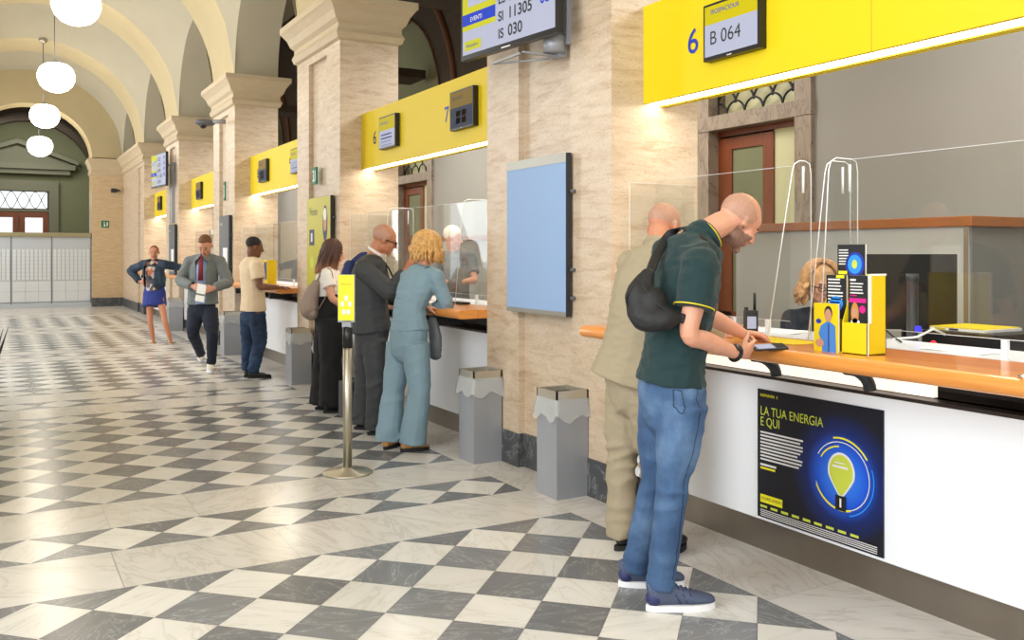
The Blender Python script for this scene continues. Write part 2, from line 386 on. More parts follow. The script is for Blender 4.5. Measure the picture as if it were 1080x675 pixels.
# ---- vaults
def shell(bm, rows):
    """a closed arch ring; the soffit keeps its own smooth normals"""
    for q in range(4):
        c = [(bm.verts.new(r[q].co), bm.verts.new(r[(q+1) % 4].co)) for r in rows]
        for A, B in zip(c, c[1:]):
            f = bm.faces.new((A[0], A[1], B[1], B[0])); f.smooth = True
    for r in rows:
        for v in r: bm.verts.remove(v)
def vaults():
    root = bpy.data.objects.new('ceiling', None); COL.objects.link(root); struct(root)
    R = (PX-XL)/2
    N = 40
    def trans(y0, y1):
        m = MB(); bm = m.bm; rows = []
        for k in range(N+1):
            a = PI*k/N; x, z = XC+R*math.cos(a), SPR+RISE*math.sin(a)
            rows.append([bm.verts.new((x, y0, z)), bm.verts.new((x, y1, z)), bm.verts.new((XC+(R+.12)*math.cos(a), y1, SPR+(RISE+.12)*math.sin(a))), bm.verts.new((XC+(R+.12)*math.cos(a), y0, SPR+(RISE+.12)*math.sin(a)))])
        shell(bm, rows)
        m.build('transverse_arch', 'vault_band', root)
    def bay(yc, hy):
        rho = math.hypot(R, hy); m = MB(); bm = m.bm; n = 36; g = {}
        for i in range(n+1):
            for j in range(n+1):
                x, y = -R+2*R*i/n, -hy+2*hy*j/n
                z = math.sqrt(max(0, rho*rho-x*x-y*y)); g[i, j] = bm.verts.new((XC+x, yc+y, SPR+z*RISE/R))
        for i in range(n):
            for j in range(n):
                f = bm.faces.new((g[i, j], g[i+1, j], g[i+1, j+1], g[i, j+1])); f.smooth = True
        m.build('vault_web', 'vault_cream', root)
        for X0, X1 in ((PX, PB), (XL-.67, XL)):
            m = MB(); bm = m.bm; rows = []
            for k in range(33):
                a = PI*k/32; y, z = yc+hy*math.cos(a), SPR+hy*math.sin(a)*RISE/R
                rows.append([bm.verts.new((X0, y, z)), bm.verts.new((X1, y, z)), bm.verts.new((X1, y+.06*math.cos(a), z+.06)), bm.verts.new((X0, y+.06*math.cos(a), z+.06))])
            shell(bm, rows)
            m.build('bay_arch', 'vault_cream', root)
    for k in range(-1, 4): trans(py0(k), py0(k)+PW)
    trans(py0(4), py0(4)+PW)
    for k in range(-1, 5): bay(py0(k)-(PITCH-PW)/2, (PITCH-PW)/2)
    e0 = py0(4)+PW; bay((e0+28.4)/2, (28.4-e0)/2)
    MB().box(XL-1, PB+3.5, -6.2, 42, 7.6, 7.7).build('roof_slab', 'vault_cream', root)
vaults()
# ---- end wall: arch over the lockers
def end_wall():
    y = 28.4; R = 1.574; m = MB(); N = 24; T = .9
    arc = [(XC+R*math.cos(PI*k/N), SPR-.02+1.45*math.sin(PI*k/N)) for k in range(N+1)]
    for (xa, za), (xb, zb) in zip(arc, arc[1:]):
        m.prism([(xa, y, za), (xa, y, 7.6), (xb, y, 7.6), (xb, y, zb)], (0, T, 0))
    m.prism([(XC+R, y, SPR), (PB, y, SPR), (PB, y, 7.6), (XC+R, y, 7.6)], (0, T, 0))
    m.prism([(XL-.7, y, SPR), (XC-R, y, SPR), (XC-R, y, 7.6), (XL-.7, y, 7.6)], (0, T, 0))
    root = struct(m.build('wall_end', 'vault_band'))
    for x0, x1 in ((XC+R, PB), (XL-.7, XC-R)):
        MB().box(x0, x1, y, y+T, 0, 3.82).build('end_pier', 'travertine_warm', root)
        MB().sweep_rect(x0, x1, y, y+T, [(o*.6, z-.03) for o, z in CAPP0]).build('end_capital', 'capital', root)
        MB().box(x0-.01, x1, y-.015, y+T, 0, .25).build('end_skirting', 'skirt_marble', root)
end_wall()
# room beyond
m = MB(); m.box(-4, 3.2, 35, 35.2, 0, 7.6); m.box(3.2, 3.4, 29.3, 35, 0, 7.6); m.box(-2.2, -2, 29.3, 35, 0, 7.6)
struct(m.build('wall_far', 'office_green'))
b = MB()
for yy in (29.35, 31.5, 33.4):
    for k in range(20):
        a, c = PI*k/20, PI*(k+1)/20; R1, R2 = 1.95, 2.35
        q = lambda t, r: (XC+.1+r*math.cos(t), yy, 3.9+r*math.sin(t))
        b.prism([q(a, R1), q(a, R2), q(c, R2), q(c, R1)], (0, .45, 0))
struct(b.build('trim_far_arch', 'dark_brown'))
# left wall: tall window openings between the piers (outside the frame)
m = MB()
for k in range(-2, 5):
    a, b_ = py0(k)+PW, py0(k+1)
    m.box(XL-.55, XL-.4, a, b_, 0, .9 if k != 0 else 7); m.box(XL-.55, XL-.4, a, a+.2, .9, 5); m.box(XL-.55, XL-.4, b_-.2, b_, .9, 5)
struct(m.build('wall_left', 'vault_cream'))

# ---- office aisle behind the counters
BW = 6.6
m = MB()
doors = [(5.93, 7.52), (14.35, 16.1)]
ys = -6
for d0, d1 in doors:
    m.box(BW, BW+.2, ys, d0, 0, 3.35); ys = d1
m.box(BW, BW+.2, ys, 29, 0, 3.35)
m.box(BW+1.3, BW+1.4, 4, 9, 0, 4); m.box(BW+1.3, BW+1.4, 12, 18, 0, 4)
struct(m.build('wall_right', 'office_wall'))
# upper part: dark brown with green lunettes inside moulded arches
m = MB(); rib = MB(); green = MB()
green.box(BW+.25, BW+.35, -6, 29, 3.3, 7.6)
cs = [6.1, 15.95, 25.6]
N = 22; R = 1.95; zc = 3.95; prev = -6
for c in cs:
    arc = [(c-R*math.cos(PI*k/N), zc+R*math.sin(PI*k/N)) for k in range(N+1)]
    m.prism([(BW, prev, 3.35), (BW, c-R, 3.35), (BW, c-R, 7.6), (BW, prev, 7.6)], (.25, 0, 0))
    for (ya, za), (yb, zb) in zip(arc, arc[1:]): m.prism([(BW, ya, za), (BW, yb, zb), (BW, yb, 7.6), (BW, ya, 7.6)], (.25, 0, 0))
    for rr, w_ in ((R-.02, .05), (R+.55, .12)):
        rib.tube([(BW-.02, c-rr*math.cos(PI*k/N), zc+rr*math.sin(PI*k/N)) for k in range(N+1)], w_*.5, 8)
    prev = c+R
m.prism([(BW, prev, 3.35), (BW, 29, 3.35), (BW, 29, 7.6), (BW, prev, 7.6)], (.25, 0, 0))
up = struct(m.build('wall_upper_right', 'dark_brown')); rib.build('arch_rib', 'brown_rib', up); green.build('lunette', 'office_green', up)
m = MB()
for k in range(0, 5):
    a = py0(k)
    m.box(PB+.6, BW, a+.4, a+1.1, 4.6, 4.75)
struct(m.build('trim_aisle_beam', 'dark_brown'))
# doors in marble surrounds, scrolled iron transoms
def office_door(n, d0, d1, scal):
    root = bpy.data.objects.new('door_%d' % n, None); COL.objects.link(root); root.location = (BW, d0, 0); struct(root)
    f = MB(); j = .2
    f.box(BW-.04, BW+.28, d0, d0+j, 0, 3.35); f.box(BW-.04, BW+.28, d1-j, d1, 0, 3.35); f.box(BW-.05, BW+.3, d0-.01, d1+.01, 2.80, 2.95); f.box(BW-.05, BW+.29, d0-.01, d1+.01, 3.32, 3.42)
    f.build('marble_surround', 'door_marble', root)
    a, b_ = d0+j, d1-j; mid = a+(b_-a)*.34
    g = MB(); x = BW+.1
    g.box(x, x+.06, mid, b_, 2.6, 2.72); g.box(x, x+.06, mid, mid+.14, 0, 2.6); g.box(x, x+.06, b_-.2, b_, 0, 2.6); g.box(x, x+.06, mid, b_, 0, .9); g.box(x, x+.06, mid+.14, b_-.2, 1.72, 1.84)
    g.box(x, x+.05, a, b_, 2.74, 2.8)
    g.build('wooden_leaf', 'door_wood', root)
    MB().box(x+.02, x+.03, mid+.14, b_-.2, .9, 2.6).build('leaf_pane', 'office_green', root)
    MB().box(x+.02, x+.05, a, mid, .0, 2.74).build('pale_panel', 'pane_cream', root)
    s = MB(); r = scal
    for row in range(3):
        z0 = 2.97+row*r*.85; off = (row % 2)*r
        y = a-off+.02
        while y < b_:
            pts = [(x, min(max(y+r+r*math.cos(t*PI/12), a), b_), z0+r*math.sin(t*PI/12)) for t in range(13)]
            s.tube(pts, .012, 6); y += 2*r
    s.build('iron_scrollwork', 'iron', root)
    MB().box(x+.1, x+.11, a, b_, 2.95, 3.33).build('transom_pane', 'pane_cream', root)
office_door(1, 5.93, 7.52, .13); office_door(2, 14.35, 16.1, .16)
m = MB(); m.box(BW+1.5, BW+1.7, -6, 42, 0, 7.7); m.box(-4, 9, 40, 40.2, 0, 7.7); m.box(PX, 9, -3.2, -3.0, 0, 7.7)
struct(m.build('wall_outer', 'office_wall'))

# ================================================================== FIXTURES
mat('steel_pale', (196, 190, 176), .35, metal=.8); mat('panel_glow', (255, 240, 220), .5, emit=.9)  # second material: glow given to a white panel that is no lamp
mat('sign_yellow_bright', (232, 226, 10), .4)
mat('sky_ink2', (66, 126, 200), .5); mat('wood_ink', (196, 130, 60), .5)
mat('far_stone', (118, 116, 96), .7)
def bays_y(k): return (py0(k-1)+PW, py0(k))     # bay k lies between pier k-1 and pier k (bay 0 is nearest)
# ---- pendant lamps
LW = ['nearest, largest and highest in view', 'second from the camera', 'third from the camera', 'farthest, smallest and lowest in view', 'above the frame beyond the sign post', 'above the frame over the nearest pillar', 'behind the camera']
for i, (x, y, z, top) in enumerate(((.99, 14.28, 5.05, 6.58), (.99, 19.23, 4.86, 6.58), (1.0, 24.17, 4.78, 6.58), (1.07, 28.73, 4.54, 5.68), (.99, 9.35, 5.05, 6.58), (.99, 4.45, 5.05, 6.58), (.99, -.2, 5.05, 6.58))):
    t = thing('pendant_lamp', (x, y, z), 'glowing white globe pendant lamp in the vaulted hall, '+LW[i], 'lamp', 'globe lamps along the hall')
    MB().lathe([(0, -.29), (.1, -.283), (.2, -.24), (.28, -.16), (.325, -.04), (.325, .05), (.28, .17), (.2, .235), (.1, .262), (0, .268)], (x, y, z)).build('glass_globe', 'lamp_globe', t)
    MB().tube([(x-.03, y, z+.25), (x-.03, y, top)], .008, 8).build('rod', 'grey_metal_dark', t)
    MB().lathe([(0, .245), (.06, .25), (.07, .29), (.03, .31), (0, .31)], (x, y, z), 16).build('globe_cap', 'grey_metal_dark', t)
    MB().lathe([(0, -.1), (.06, -.1), (.1, -.06), (.1, -.02), (0, 0)], (x-.03, y, top+.03), 16).build('ceiling_rose', 'steel', t)

# ---- yellow header boxes over the counters
SX = 3.44; SZ0, SZ1 = 2.417, 3.012
HL = {0: 'long yellow header box above the nearest counter, numbered 6', 1: 'yellow header box numbered 6 and 7 above the second counter', 2: 'yellow header box above the counter of the man in the cream shirt', 3: 'yellow header box above the fourth counter, behind the walking man', 4: 'farthest and smallest yellow header box'}
def header(k):
    a, b = bays_y(k)
    if k == 0: a = 1.08
    t = thing('header_box', (SX, a, SZ0), HL[k], 'sign', 'yellow headers over the counters')
    m = MB(); m.box(SX, SX+.03, a, b, SZ0, SZ1); m.box(SX+.17, SX+.20, a, b, SZ0-.006, SZ1); m.box(SX+.03, SX+.17, a, b, SZ1-.03, SZ1); m.box(SX+.13, SX+.17, a, b, SZ0-.006, SZ0+.02)
    m.build('yellow_casing', 'sign_yellow', t)
    MB().box(SX+.031, SX+.125, a+.02, b-.03, SZ0, SZ0+.03).build('light_strip', 'led_strip', t)
    if k == 0: MB().box(SX-.001, SX, 2.756, 2.762, SZ0, SZ1).build('panel_joint', 'seam', t)
    return t
def display(k, ya, yb, z0, z1, label, kind):
    t = thing('queue_display', (SX-.05, ya, z0), label, 'screen', 'ticket screens on the yellow headers')
    x = SX-.05
    MB().box(x, SX+.001, ya, yb, z0, z1, .004).build('display_casing', 'black_plastic', t)
    W, H = yb-ya, z1-z0; A = art_x(x, yb, z0, t); e = .014
    if kind == 'lit':
        A.rect('display_header', 'screen_yellow', e, H*.63, W-e, H-e); A.rect('display_panel', 'screen_white', e, e+.008, W-e, H*.63)
        A.text('lettering', 'blue_ink', 'IROSPACIOUR', .06, H*.8, .036, sx=.95)
        A.text('lettering', 'black_ink', 'B 064', .052, H*.27, .105, sx=.98)
        A.rect('display_mark', 'white_ink', W*.44, .004, W*.52, .009)
    elif kind == 'pale':
        A.rect('display_header', 'screen_yellow', e, H*.56, W-e, H-e); A.rect('display_panel', 'screen_white', e, e, W-e, H*.56)
        A.text('lettering', 'blue_ink', 'SPORTELLO', .05, H*.74, .04); A.lines('display_lines', 'screen_dim', .06, H*.4, W-.08, 4, .035, .016)
    else:
        A.rect('display_header', 'screen_dark' if kind == 'dark' else 'screen_yellow', e, H*.56, W-e, H-e); A.rect('display_panel', 'screen_grey', e, e, W-e, H*.56)
        A.text('lettering', 'black_ink', 'Benvenuti', .05, H*.76, .05)
        for q in (0, 1):
            for r in (0, 1): A.rect('display_tile', 'screen_dark', W*.28+q*W*.24, H*.14+r*H*.18, W*.28+q*W*.24+W*.19, H*.14+r*H*.18+H*.15)
        A.rect('display_mark', 'white_ink', W*.48, .004, W*.52, .011)
    A.done(); return t
h0 = header(0); A = art_x(SX, 4.42, SZ0, h0); A.text('number', 'blue_ink', '6', .405, .225, .2, bold=.001); A.done()
display(0, 3.40, 3.824, 2.557, 2.867, 'black framed screen reading B 064 on the nearest yellow header', 'lit')
h1 = header(1); A = art_x(SX, 9.35, SZ0, h1)
A.text('number', 'black_ink', '6', .36, .235, .19, bold=.002); A.text('number', 'blue_ink', '7', 2.1, .245, .19, bold=.002); A.done()
display(1, 8.27, 8.70, 2.56, 2.885, 'small pale screen beside the 6 on the second yellow header', 'pale')
display(1, 6.60, 7.04, 2.555, 2.885, 'dark screen beside the 7 on the second yellow header', 'dark')
h2 = header(2); A = art_x(SX, 14.28, SZ0, h2)
A.text('number', 'black_ink', '8', .42, .235, .19, bold=.002); A.text('number', 'black_ink', '9', 2.15, .245, .19, bold=.002); A.done()
display(2, 13.15, 13.6, 2.56, 2.885, 'left one of the two dark screens on the third yellow header', 'dark')
display(2, 11.45, 11.9, 2.56, 2.885, 'half hidden screen at the right end of the third yellow header', 'pale')
h3 = header(3); A = art_x(SX, 19.2, SZ0, h3); A.text('number', 'black_ink', '1', .42, .235, .19, bold=.002); A.done()
display(3, 18.0, 18.45, 2.56, 2.885, 'dark screen on the small yellow header behind the walking man', 'dark')
h4 = header(4); A = art_x(SX, 24.1, SZ0, h4); A.text('number', 'black_ink', '2', .42, .235, .19, bold=.002); A.done()
display(4, 22.9, 23.35, 2.56, 2.885, 'dark screen on the farthest yellow header', 'dark')

# ---- counters
CL = {0: 'long white counter with rounded orange wood top, nearest the camera', 1: 'white counter with wooden top where the woman in blue leans', 2: 'white counter with wooden top in front of the man in the cream shirt', 3: 'white wooden topped counter behind the walking man', 4: 'farthest white counter behind the woman in the denim jacket'}
def counter(k):
    a, b = bays_y(k)
    if k == 0: a = 1.1
    b2 = b-.03
    t = thing('service_counter', (3.3, a, 0), CL[k], 'counter', 'white service counters between the pillars')
    MB().box(3.30, 3.36, a, b2, .185, .885).build('front_panel', 'white_laminate', t)
    MB().box(3.38, 3.42, a, b2, 0, .9).build('plinth', 'plinth_steel', t)
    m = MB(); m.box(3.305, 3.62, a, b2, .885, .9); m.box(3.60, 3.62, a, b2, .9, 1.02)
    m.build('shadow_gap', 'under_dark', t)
    # rounded nosing
    prof = [(2.95+.034-.034*math.sin(q), 1.052+.034*math.cos(q)) for q in [PI*j/10 for j in range(11)]]
    m = MB(); m.prism([(x, a, z) for x, z in prof]+[(3.12, a, 1.02), (3.12, a, 1.086)], (0, b2+.0-a, 0)); m.build('rounded_nosing', 'wood', t)
    MB().box(3.123, 3.43, a, b2, 1.02, 1.083).build('wooden_top', 'wood_dark' if k == 0 else 'wood', t)
    MB().box(3.433, 3.85, a, b2, 1.04, 1.08).build('inner_desk_top', 'white_laminate', t)
    if k == 0:
        MB().box(3.40, 3.43, 2.42, b2, .90, 1.02).build('glowing_back_panel', 'panel_glow', t)  # white backing panel, its brightness painted on as emission
        for y in (3.17, 2.63):
            p = []
            for q in range(9):
                u = PI/2*q/8; p.append((3.12+.15*math.sin(u), y, 1.015-.09*(1-math.cos(u))-.01*math.sin(u)))
            m = MB(); m.tube(p, [(.028, .026)]*9, 12, ref=(0, 1, 0)); m.build('bracket', 'dark_plastic', t)
    else:
        MB().box(3.02, 3.3, a+.6, a+.64, .93, 1.0).build('bracket', 'dark_plastic', t)
        MB().box(3.02, 3.3, b-.9, b-.86, .93, 1.0).build('bracket', 'dark_plastic', t)
    return t
for k in range(5): counter(k)

# ---- poster on the nearest counter
m_, nt, b = nodes('poster_print')
g = nt.nodes.new('ShaderNodeNewGeometry')
dv = nt.nodes.new('ShaderNodeVectorMath'); dv.operation = 'DISTANCE'; dv.inputs[1].default_value = (3.29, 2.80, .50); nt.links.new(g.outputs['Position'], dv.inputs[0])
r = ramp(nt, dv.outputs[1], [(0, (60, 140, 235)), (.13, (24, 84, 205)), (.20, (12, 34, 96)), (.29, (14, 16, 30)), (1, (13, 14, 20))]); nt.links.new(r.outputs[0], b.inputs['Base Color']); b.inputs['Roughness'].default_value = .35
def poster():
    t = thing('poster', (3.298, 2.58, .19), 'dark poster with a glowing light bulb on the white counter front', 'poster')
    PY0, PY1, PZ0, PZ1 = 2.58, 3.315, .200, .832
    MB().box(3.292, 3.2995, PY0, PY1, PZ0, PZ1).build('poster_sheet', 'poster_print', t)
    A = art_x(3.292, PY1, PZ0, t); W, H = PY1-PY0, PZ1-PZ0
    A.text('lettering', 'yellow_ink', 'RISPARMIA  E', .02, H-.035, .02)
    A.text('lettering', 'lime_ink', 'LA TUA ENERGIA', .02, H-.125, .062, sx=.82); A.text('lettering', 'lime_ink', 'E QUI', .02, H-.178, .062, sx=.82)
    A.lines('text_line', 'white_ink', .02, H-.215, .295, 9, .0165, .0085, .16)
    A.rect('text_line', 'white_ink', .02, H-.375, .125, H-.365); A.rect('text_line', 'yellow_ink', .02, H-.392, .118, H-.382)
    A.rect('yellow_button', 'yellow_ink', .02, .075, .165, .115); A.text('lettering', 'black_ink', 'SCOPRI OFFERTA', .028, .09, .019)
    for q in range(9): A.rect('text_line', 'lime_ink', .02+q*.068, .05-.0*q, .02+q*.068+.045, .062)
    for q in range(4): A.rect('text_line', 'white_ink', .02, .009+q*.009, W-.03, .0125+q*.009)
    cx, cz = .515, .305
    A.arc('glow_ring', 'white_ink', cx, cz, .150, .004, -160, 150); A.arc('glow_ring', 'yellow_ink', cx, cz, .166, .008, 35, 105); A.arc('glow_ring', 'yellow_ink', cx, cz, .128, .007, 95, 150)
    A.arc('glow_ring', 'yellow_ink', cx, cz, .148, .009, 205, 290, 3); A.arc('glow_ring', 'sky_ink', cx, cz, .172, .005, -75, 20)
    # bulb
    pts = []
    for j in range(40):
        a = 2*PI*j/40; x, z = .075*math.cos(a), .085*math.sin(a)
        if z < -.03: x *= 1-(-.03-z)*9; z = z*1.55+.016
        pts.append((cx+x, cz+z+.02))
    A.poly('bulb_glass', 'white_ink', pts, 2)
    A.poly('bulb_glow', 'lime_ink', [(cx+(x-cx)*.86, cz+(z-cz)*.9) for x, z in pts], 3)
    A.rect('bulb_filament', 'white_ink', cx-.045, cz+.035, cx+.04, cz+.045, 4); A.rect('bulb_filament', 'white_ink', cx-.035, cz+.055, cx+.02, cz+.061, 4)
    A.rect('bulb_cap', 'matte_black', cx-.03, cz-.155, cx+.028, cz-.088, 4); A.rect('bulb_filament', 'white_ink', cx-.006, cz-.14, cx+.004, cz-.1, 5)
    A.done()
poster()

# ---- clear screens on the counters
def screen(k, a, b, label, z0=1.16, z1=1.945):
    t = thing('acrylic_screen', (3.5, a, z0), label, 'screen', 'clear counter screens')
    MB().box(3.497, 3.503, a, b, z0, z1).build('clear_pane', 'acrylic', t)
    for za, zb in ((z1, z1+.002), (z0-.002, z0)): MB().box(3.4965, 3.5035, a, b, za, zb).build('pane_edge', 'acrylic_edge', t)
    for y in [a+.15+i*(b-a-.3)/3 for i in range(4)]: MB().box(3.49, 3.51, y-.012, y+.012, 1.081, z0).build('foot_clip', 'acrylic_edge', t)
    return t
screen(0, .8, 2.93, 'long clear screen right of the paired clear fins, on the nearest counter')
screen(0, 3.30, 4.37, 'clear screen behind the man in the green polo shirt')
screen(1, 6.05, 8.0, 'clear screen on the second counter, in front of the white haired clerk'); screen(1, 8.05, 9.3, 'clear screen on the second counter behind the suited man')
screen(2, 11.0, 14.2, 'clear screen on the counter of the man in the cream shirt'); screen(3, 15.9, 19.1, 'clear screen on the counter behind the walking man')
def fin(y, x0, x1, lean, label):
    """a clear divider standing across the counter, rounded top, sloping front edge"""
    t = thing('acrylic_fin', (x0, y, 1.07), label, 'divider', 'clear fins on the counter')
    pts = [(x0, 1.07), (x0+lean, 1.90), (x0+lean+.015, 1.94), (x0+lean+.05, 1.957), (x1-.04, 1.957), (x1-.01, 1.945), (x1, 1.90), (x1, 1.07)]
    MB().prism([(x, y, z) for x, z in pts], (0, .006, 0)).build('clear_pane', 'acrylic', t)
    MB().tube([(x, y+.003, z) for x, z in pts], .0026, 6).build('pane_edge', 'acrylic_edge', t)
    s = MB(); s.tube([(x1-.055, y+.003, z) for z in (1.93, 1.86, 1.8)], .006, 6); s.build('slot', 'acrylic_edge', t)
fin(3.16, 3.20, 3.50, .17, 'leftmost clear fin on the near counter, right of the man in the polo shirt')
fin(3.09, 3.40, 3.70, .12, 'second clear fin from the left on the near counter')
fin(2.98, 3.36, 3.62, .06, 'third clear fin from the left, beside the curly haired clerk')
fin(6.75, 3.30, 3.72, .07, 'clear fin on the second counter, right of the woman in blue'); fin(8.35, 3.30, 3.62, .05, 'clear fin on the second counter behind the woman in blue')
# clear side pane on the pillar flank
for k, lab in ((0, 'clear pane fixed to the pillar flank behind the man in the beige jacket'), (1, 'clear pane on the pillar flank behind the suited man'), (2, 'clear pane on the pillar flank behind the man in the cream shirt')):
    y = py0(k)-.05
    t = thing('side_pane', (3.3, y, 1.1), lab, 'pane', 'clear panes on the pillar flanks')
    MB().box(3.30, 3.80, y, y+.005, 1.09, 1.93).build('clear_pane', 'acrylic', t)
    e = MB(); e.tube([(3.30, y+.003, 1.09), (3.30, y+.003, 1.93), (3.80, y+.003, 1.93)], .0015, 6); e.build('pane_edge', 'acrylic_edge', t)

# ---- boards on the pillars
def board(k, z0, z1, ya, yb, m, label, cat, kind):
    y = py0(k); x = PX-.055
    t = thing('notice_board', (x, y+ya, z0), label, cat)
    MB().box(x, x+.04, y+ya, y+yb, z0, z1, .003).build('backing_frame', 'black_plastic' if kind != 'blue' else 'dark_plastic', t)
    A = art_x(x, y+yb, z0, t); W, H = yb-ya, z1-z0
    A.rect('board_face', m, .004, .004, W-.004, H-.004)
    if kind == 'blue': A.rect('clip_rail', 'board_frame', 0, H-.06, W, H, 3); A.rect('clip_rail', 'board_frame', 0, 0, W, .03, 3)
    for zz in (.12, .3, .8):
        MB().tube([(x+.02, y+ya-.02, z0+zz), (x+.045, y+ya-.02, z0+zz), (x+.05, y+ya-.02, z0+zz)], .012, 8).build('wall_stud', 'grey_metal_dark', t)
    if kind == 'totem':
        A.text('lettering', 'white_ink', 'Servizi', .08, H-.15, .07, 3); A.lines('text_line', 'grey_ink', .08, H-.25, W-.12, 3, .05, .012, .3, 2); A.rect('notice', 'white_ink', W*.4, .35, W*.85, .6, 2)
        A.lines('text_line', 'white_ink', .08, .25, W-.15, 3, .05, .012, .3, 2)
    if kind == 'lime':
        A.text('lettering', 'grey_ink', 'Poste', .1, H-.2, .13, 3); A.rect('blue_badge', 'navy_ink', .1, .5, .28, .68, 3); A.rect('badge_mark', 'white_ink', .16, .54, .22, .64, 4)
        A.disc('figure_outline', 'navy_ink', W-.18, .74, .085, .2, 2); A.disc('figure_face', 'skin_ink', W-.18, .76, .06, .11, 3); A.disc('figure_hair', 'white_ink', W-.18, .84, .06, .07, 4)
        A.poly('figure_body', 'navy_ink', [(W-.45, .0+.02), (W-.42, .32), (W-.3, .5), (W-.18, .55), (W-.06, .5), (W-.01, .4), (W-.01, .02)], 2)
        A.disc('round_mark', 'lime_ink', .2, .3, .07, None, 3)
    A.done()
board(0, 1.10, 2.146, .41, 1.18, 'board_blue', 'blank pale blue framed board on the nearest pillar', 'notice board', 'blue')
board(1, 1.10, 2.14, .15, 1.0, 'totem_lime', 'lime green poster panel on the second pillar', 'poster panel', 'lime')
board(2, 1.00, 2.11, .15, .85, 'totem_grey', 'tall dark grey information panel on the pillar left of the man in the cream shirt', 'information panel', 'totem')
board(3, 1.00, 2.11, .15, .85, 'totem_grey', 'small distant grey information panel left of the walking man', 'information panel', 'totem')

# ---- exit signs, cameras
def exit_sign(loc, frame, label, w_=.2, h_=.2):
    t = thing('exit_sign', loc, label, 'sign', 'green emergency exit signs'); o, r, u, n = frame
    A = Art(o, r, u, n, t)
    m = MB(); V = lambda a, b, c: Vector(o)+Vector(r)*a+Vector(u)*b+Vector(n)*c
    m.prism([V(0, 0, -.02), V(w_, 0, -.02), V(w_, h_, -.02), V(0, h_, -.02)], Vector(n)*.02); m.build('plate', 'green_ink', t)
    A.disc('runner_head', 'white_ink', w_*.35, h_*.75, .018); A.poly('runner', 'white_ink', [(w_*.2, h_*.2), (w_*.35, h_*.35), (w_*.3, h_*.6), (w_*.45, h_*.62), (w_*.5, h_*.3), (w_*.6, h_*.2), (w_*.45, h_*.15)])
    A.rect('doorway', 'white_ink', w_*.68, h_*.2, w_*.85, h_*.8); A.done()
exit_sign((PX, 9.9, 2.3), ((PX-.02, 10.28, 2.30), (0, -1, 0), (0, 0, 1), (-1, 0, 0)), 'green exit sign high on the second pillar', .16, .2)
exit_sign((PX, 14.7, 2.55), ((PX-.02, 15.0, 2.36), (0, -1, 0), (0, 0, 1), (-1, 0, 0)), 'small green sign on the third pillar above the grey panel', .12, .3)
exit_sign((2.7, 28.4, 2.3), ((2.62, 28.38, 2.26), (1, 0, 0), (0, 0, 1), (0, -1, 0)), 'distant green exit sign right of the grey lockers', .2, .2)
t = thing('security_camera', (PX, 14.9, 3.55), 'dome security camera on the third pillar under its capital', 'camera')
MB().tube([(PX, 14.9, 3.62), (PX-.2, 14.95, 3.62)], .035, 10).build('arm', 'grey_metal', t); MB().ball((PX-.3, 15.0, 3.6), (.16, .1, .06)).build('housing', 'grey_metal_dark', t); MB().ball((PX-.33, 15.0, 3.56), .06).build('dome', 'black_plastic', t)
t = thing('security_camera', (3.0, 28.3, 3.3), 'tiny dark camera on the pier right of the lockers', 'camera')
MB().tube([(3.1, 28.4, 3.33), (3.0, 28.2, 3.33)], .03, 8).build('arm', 'dark_plastic', t); MB().box(2.85, 3.0, 28.1, 28.25, 3.26, 3.38, .02).build('housing', 'black_plastic', t)

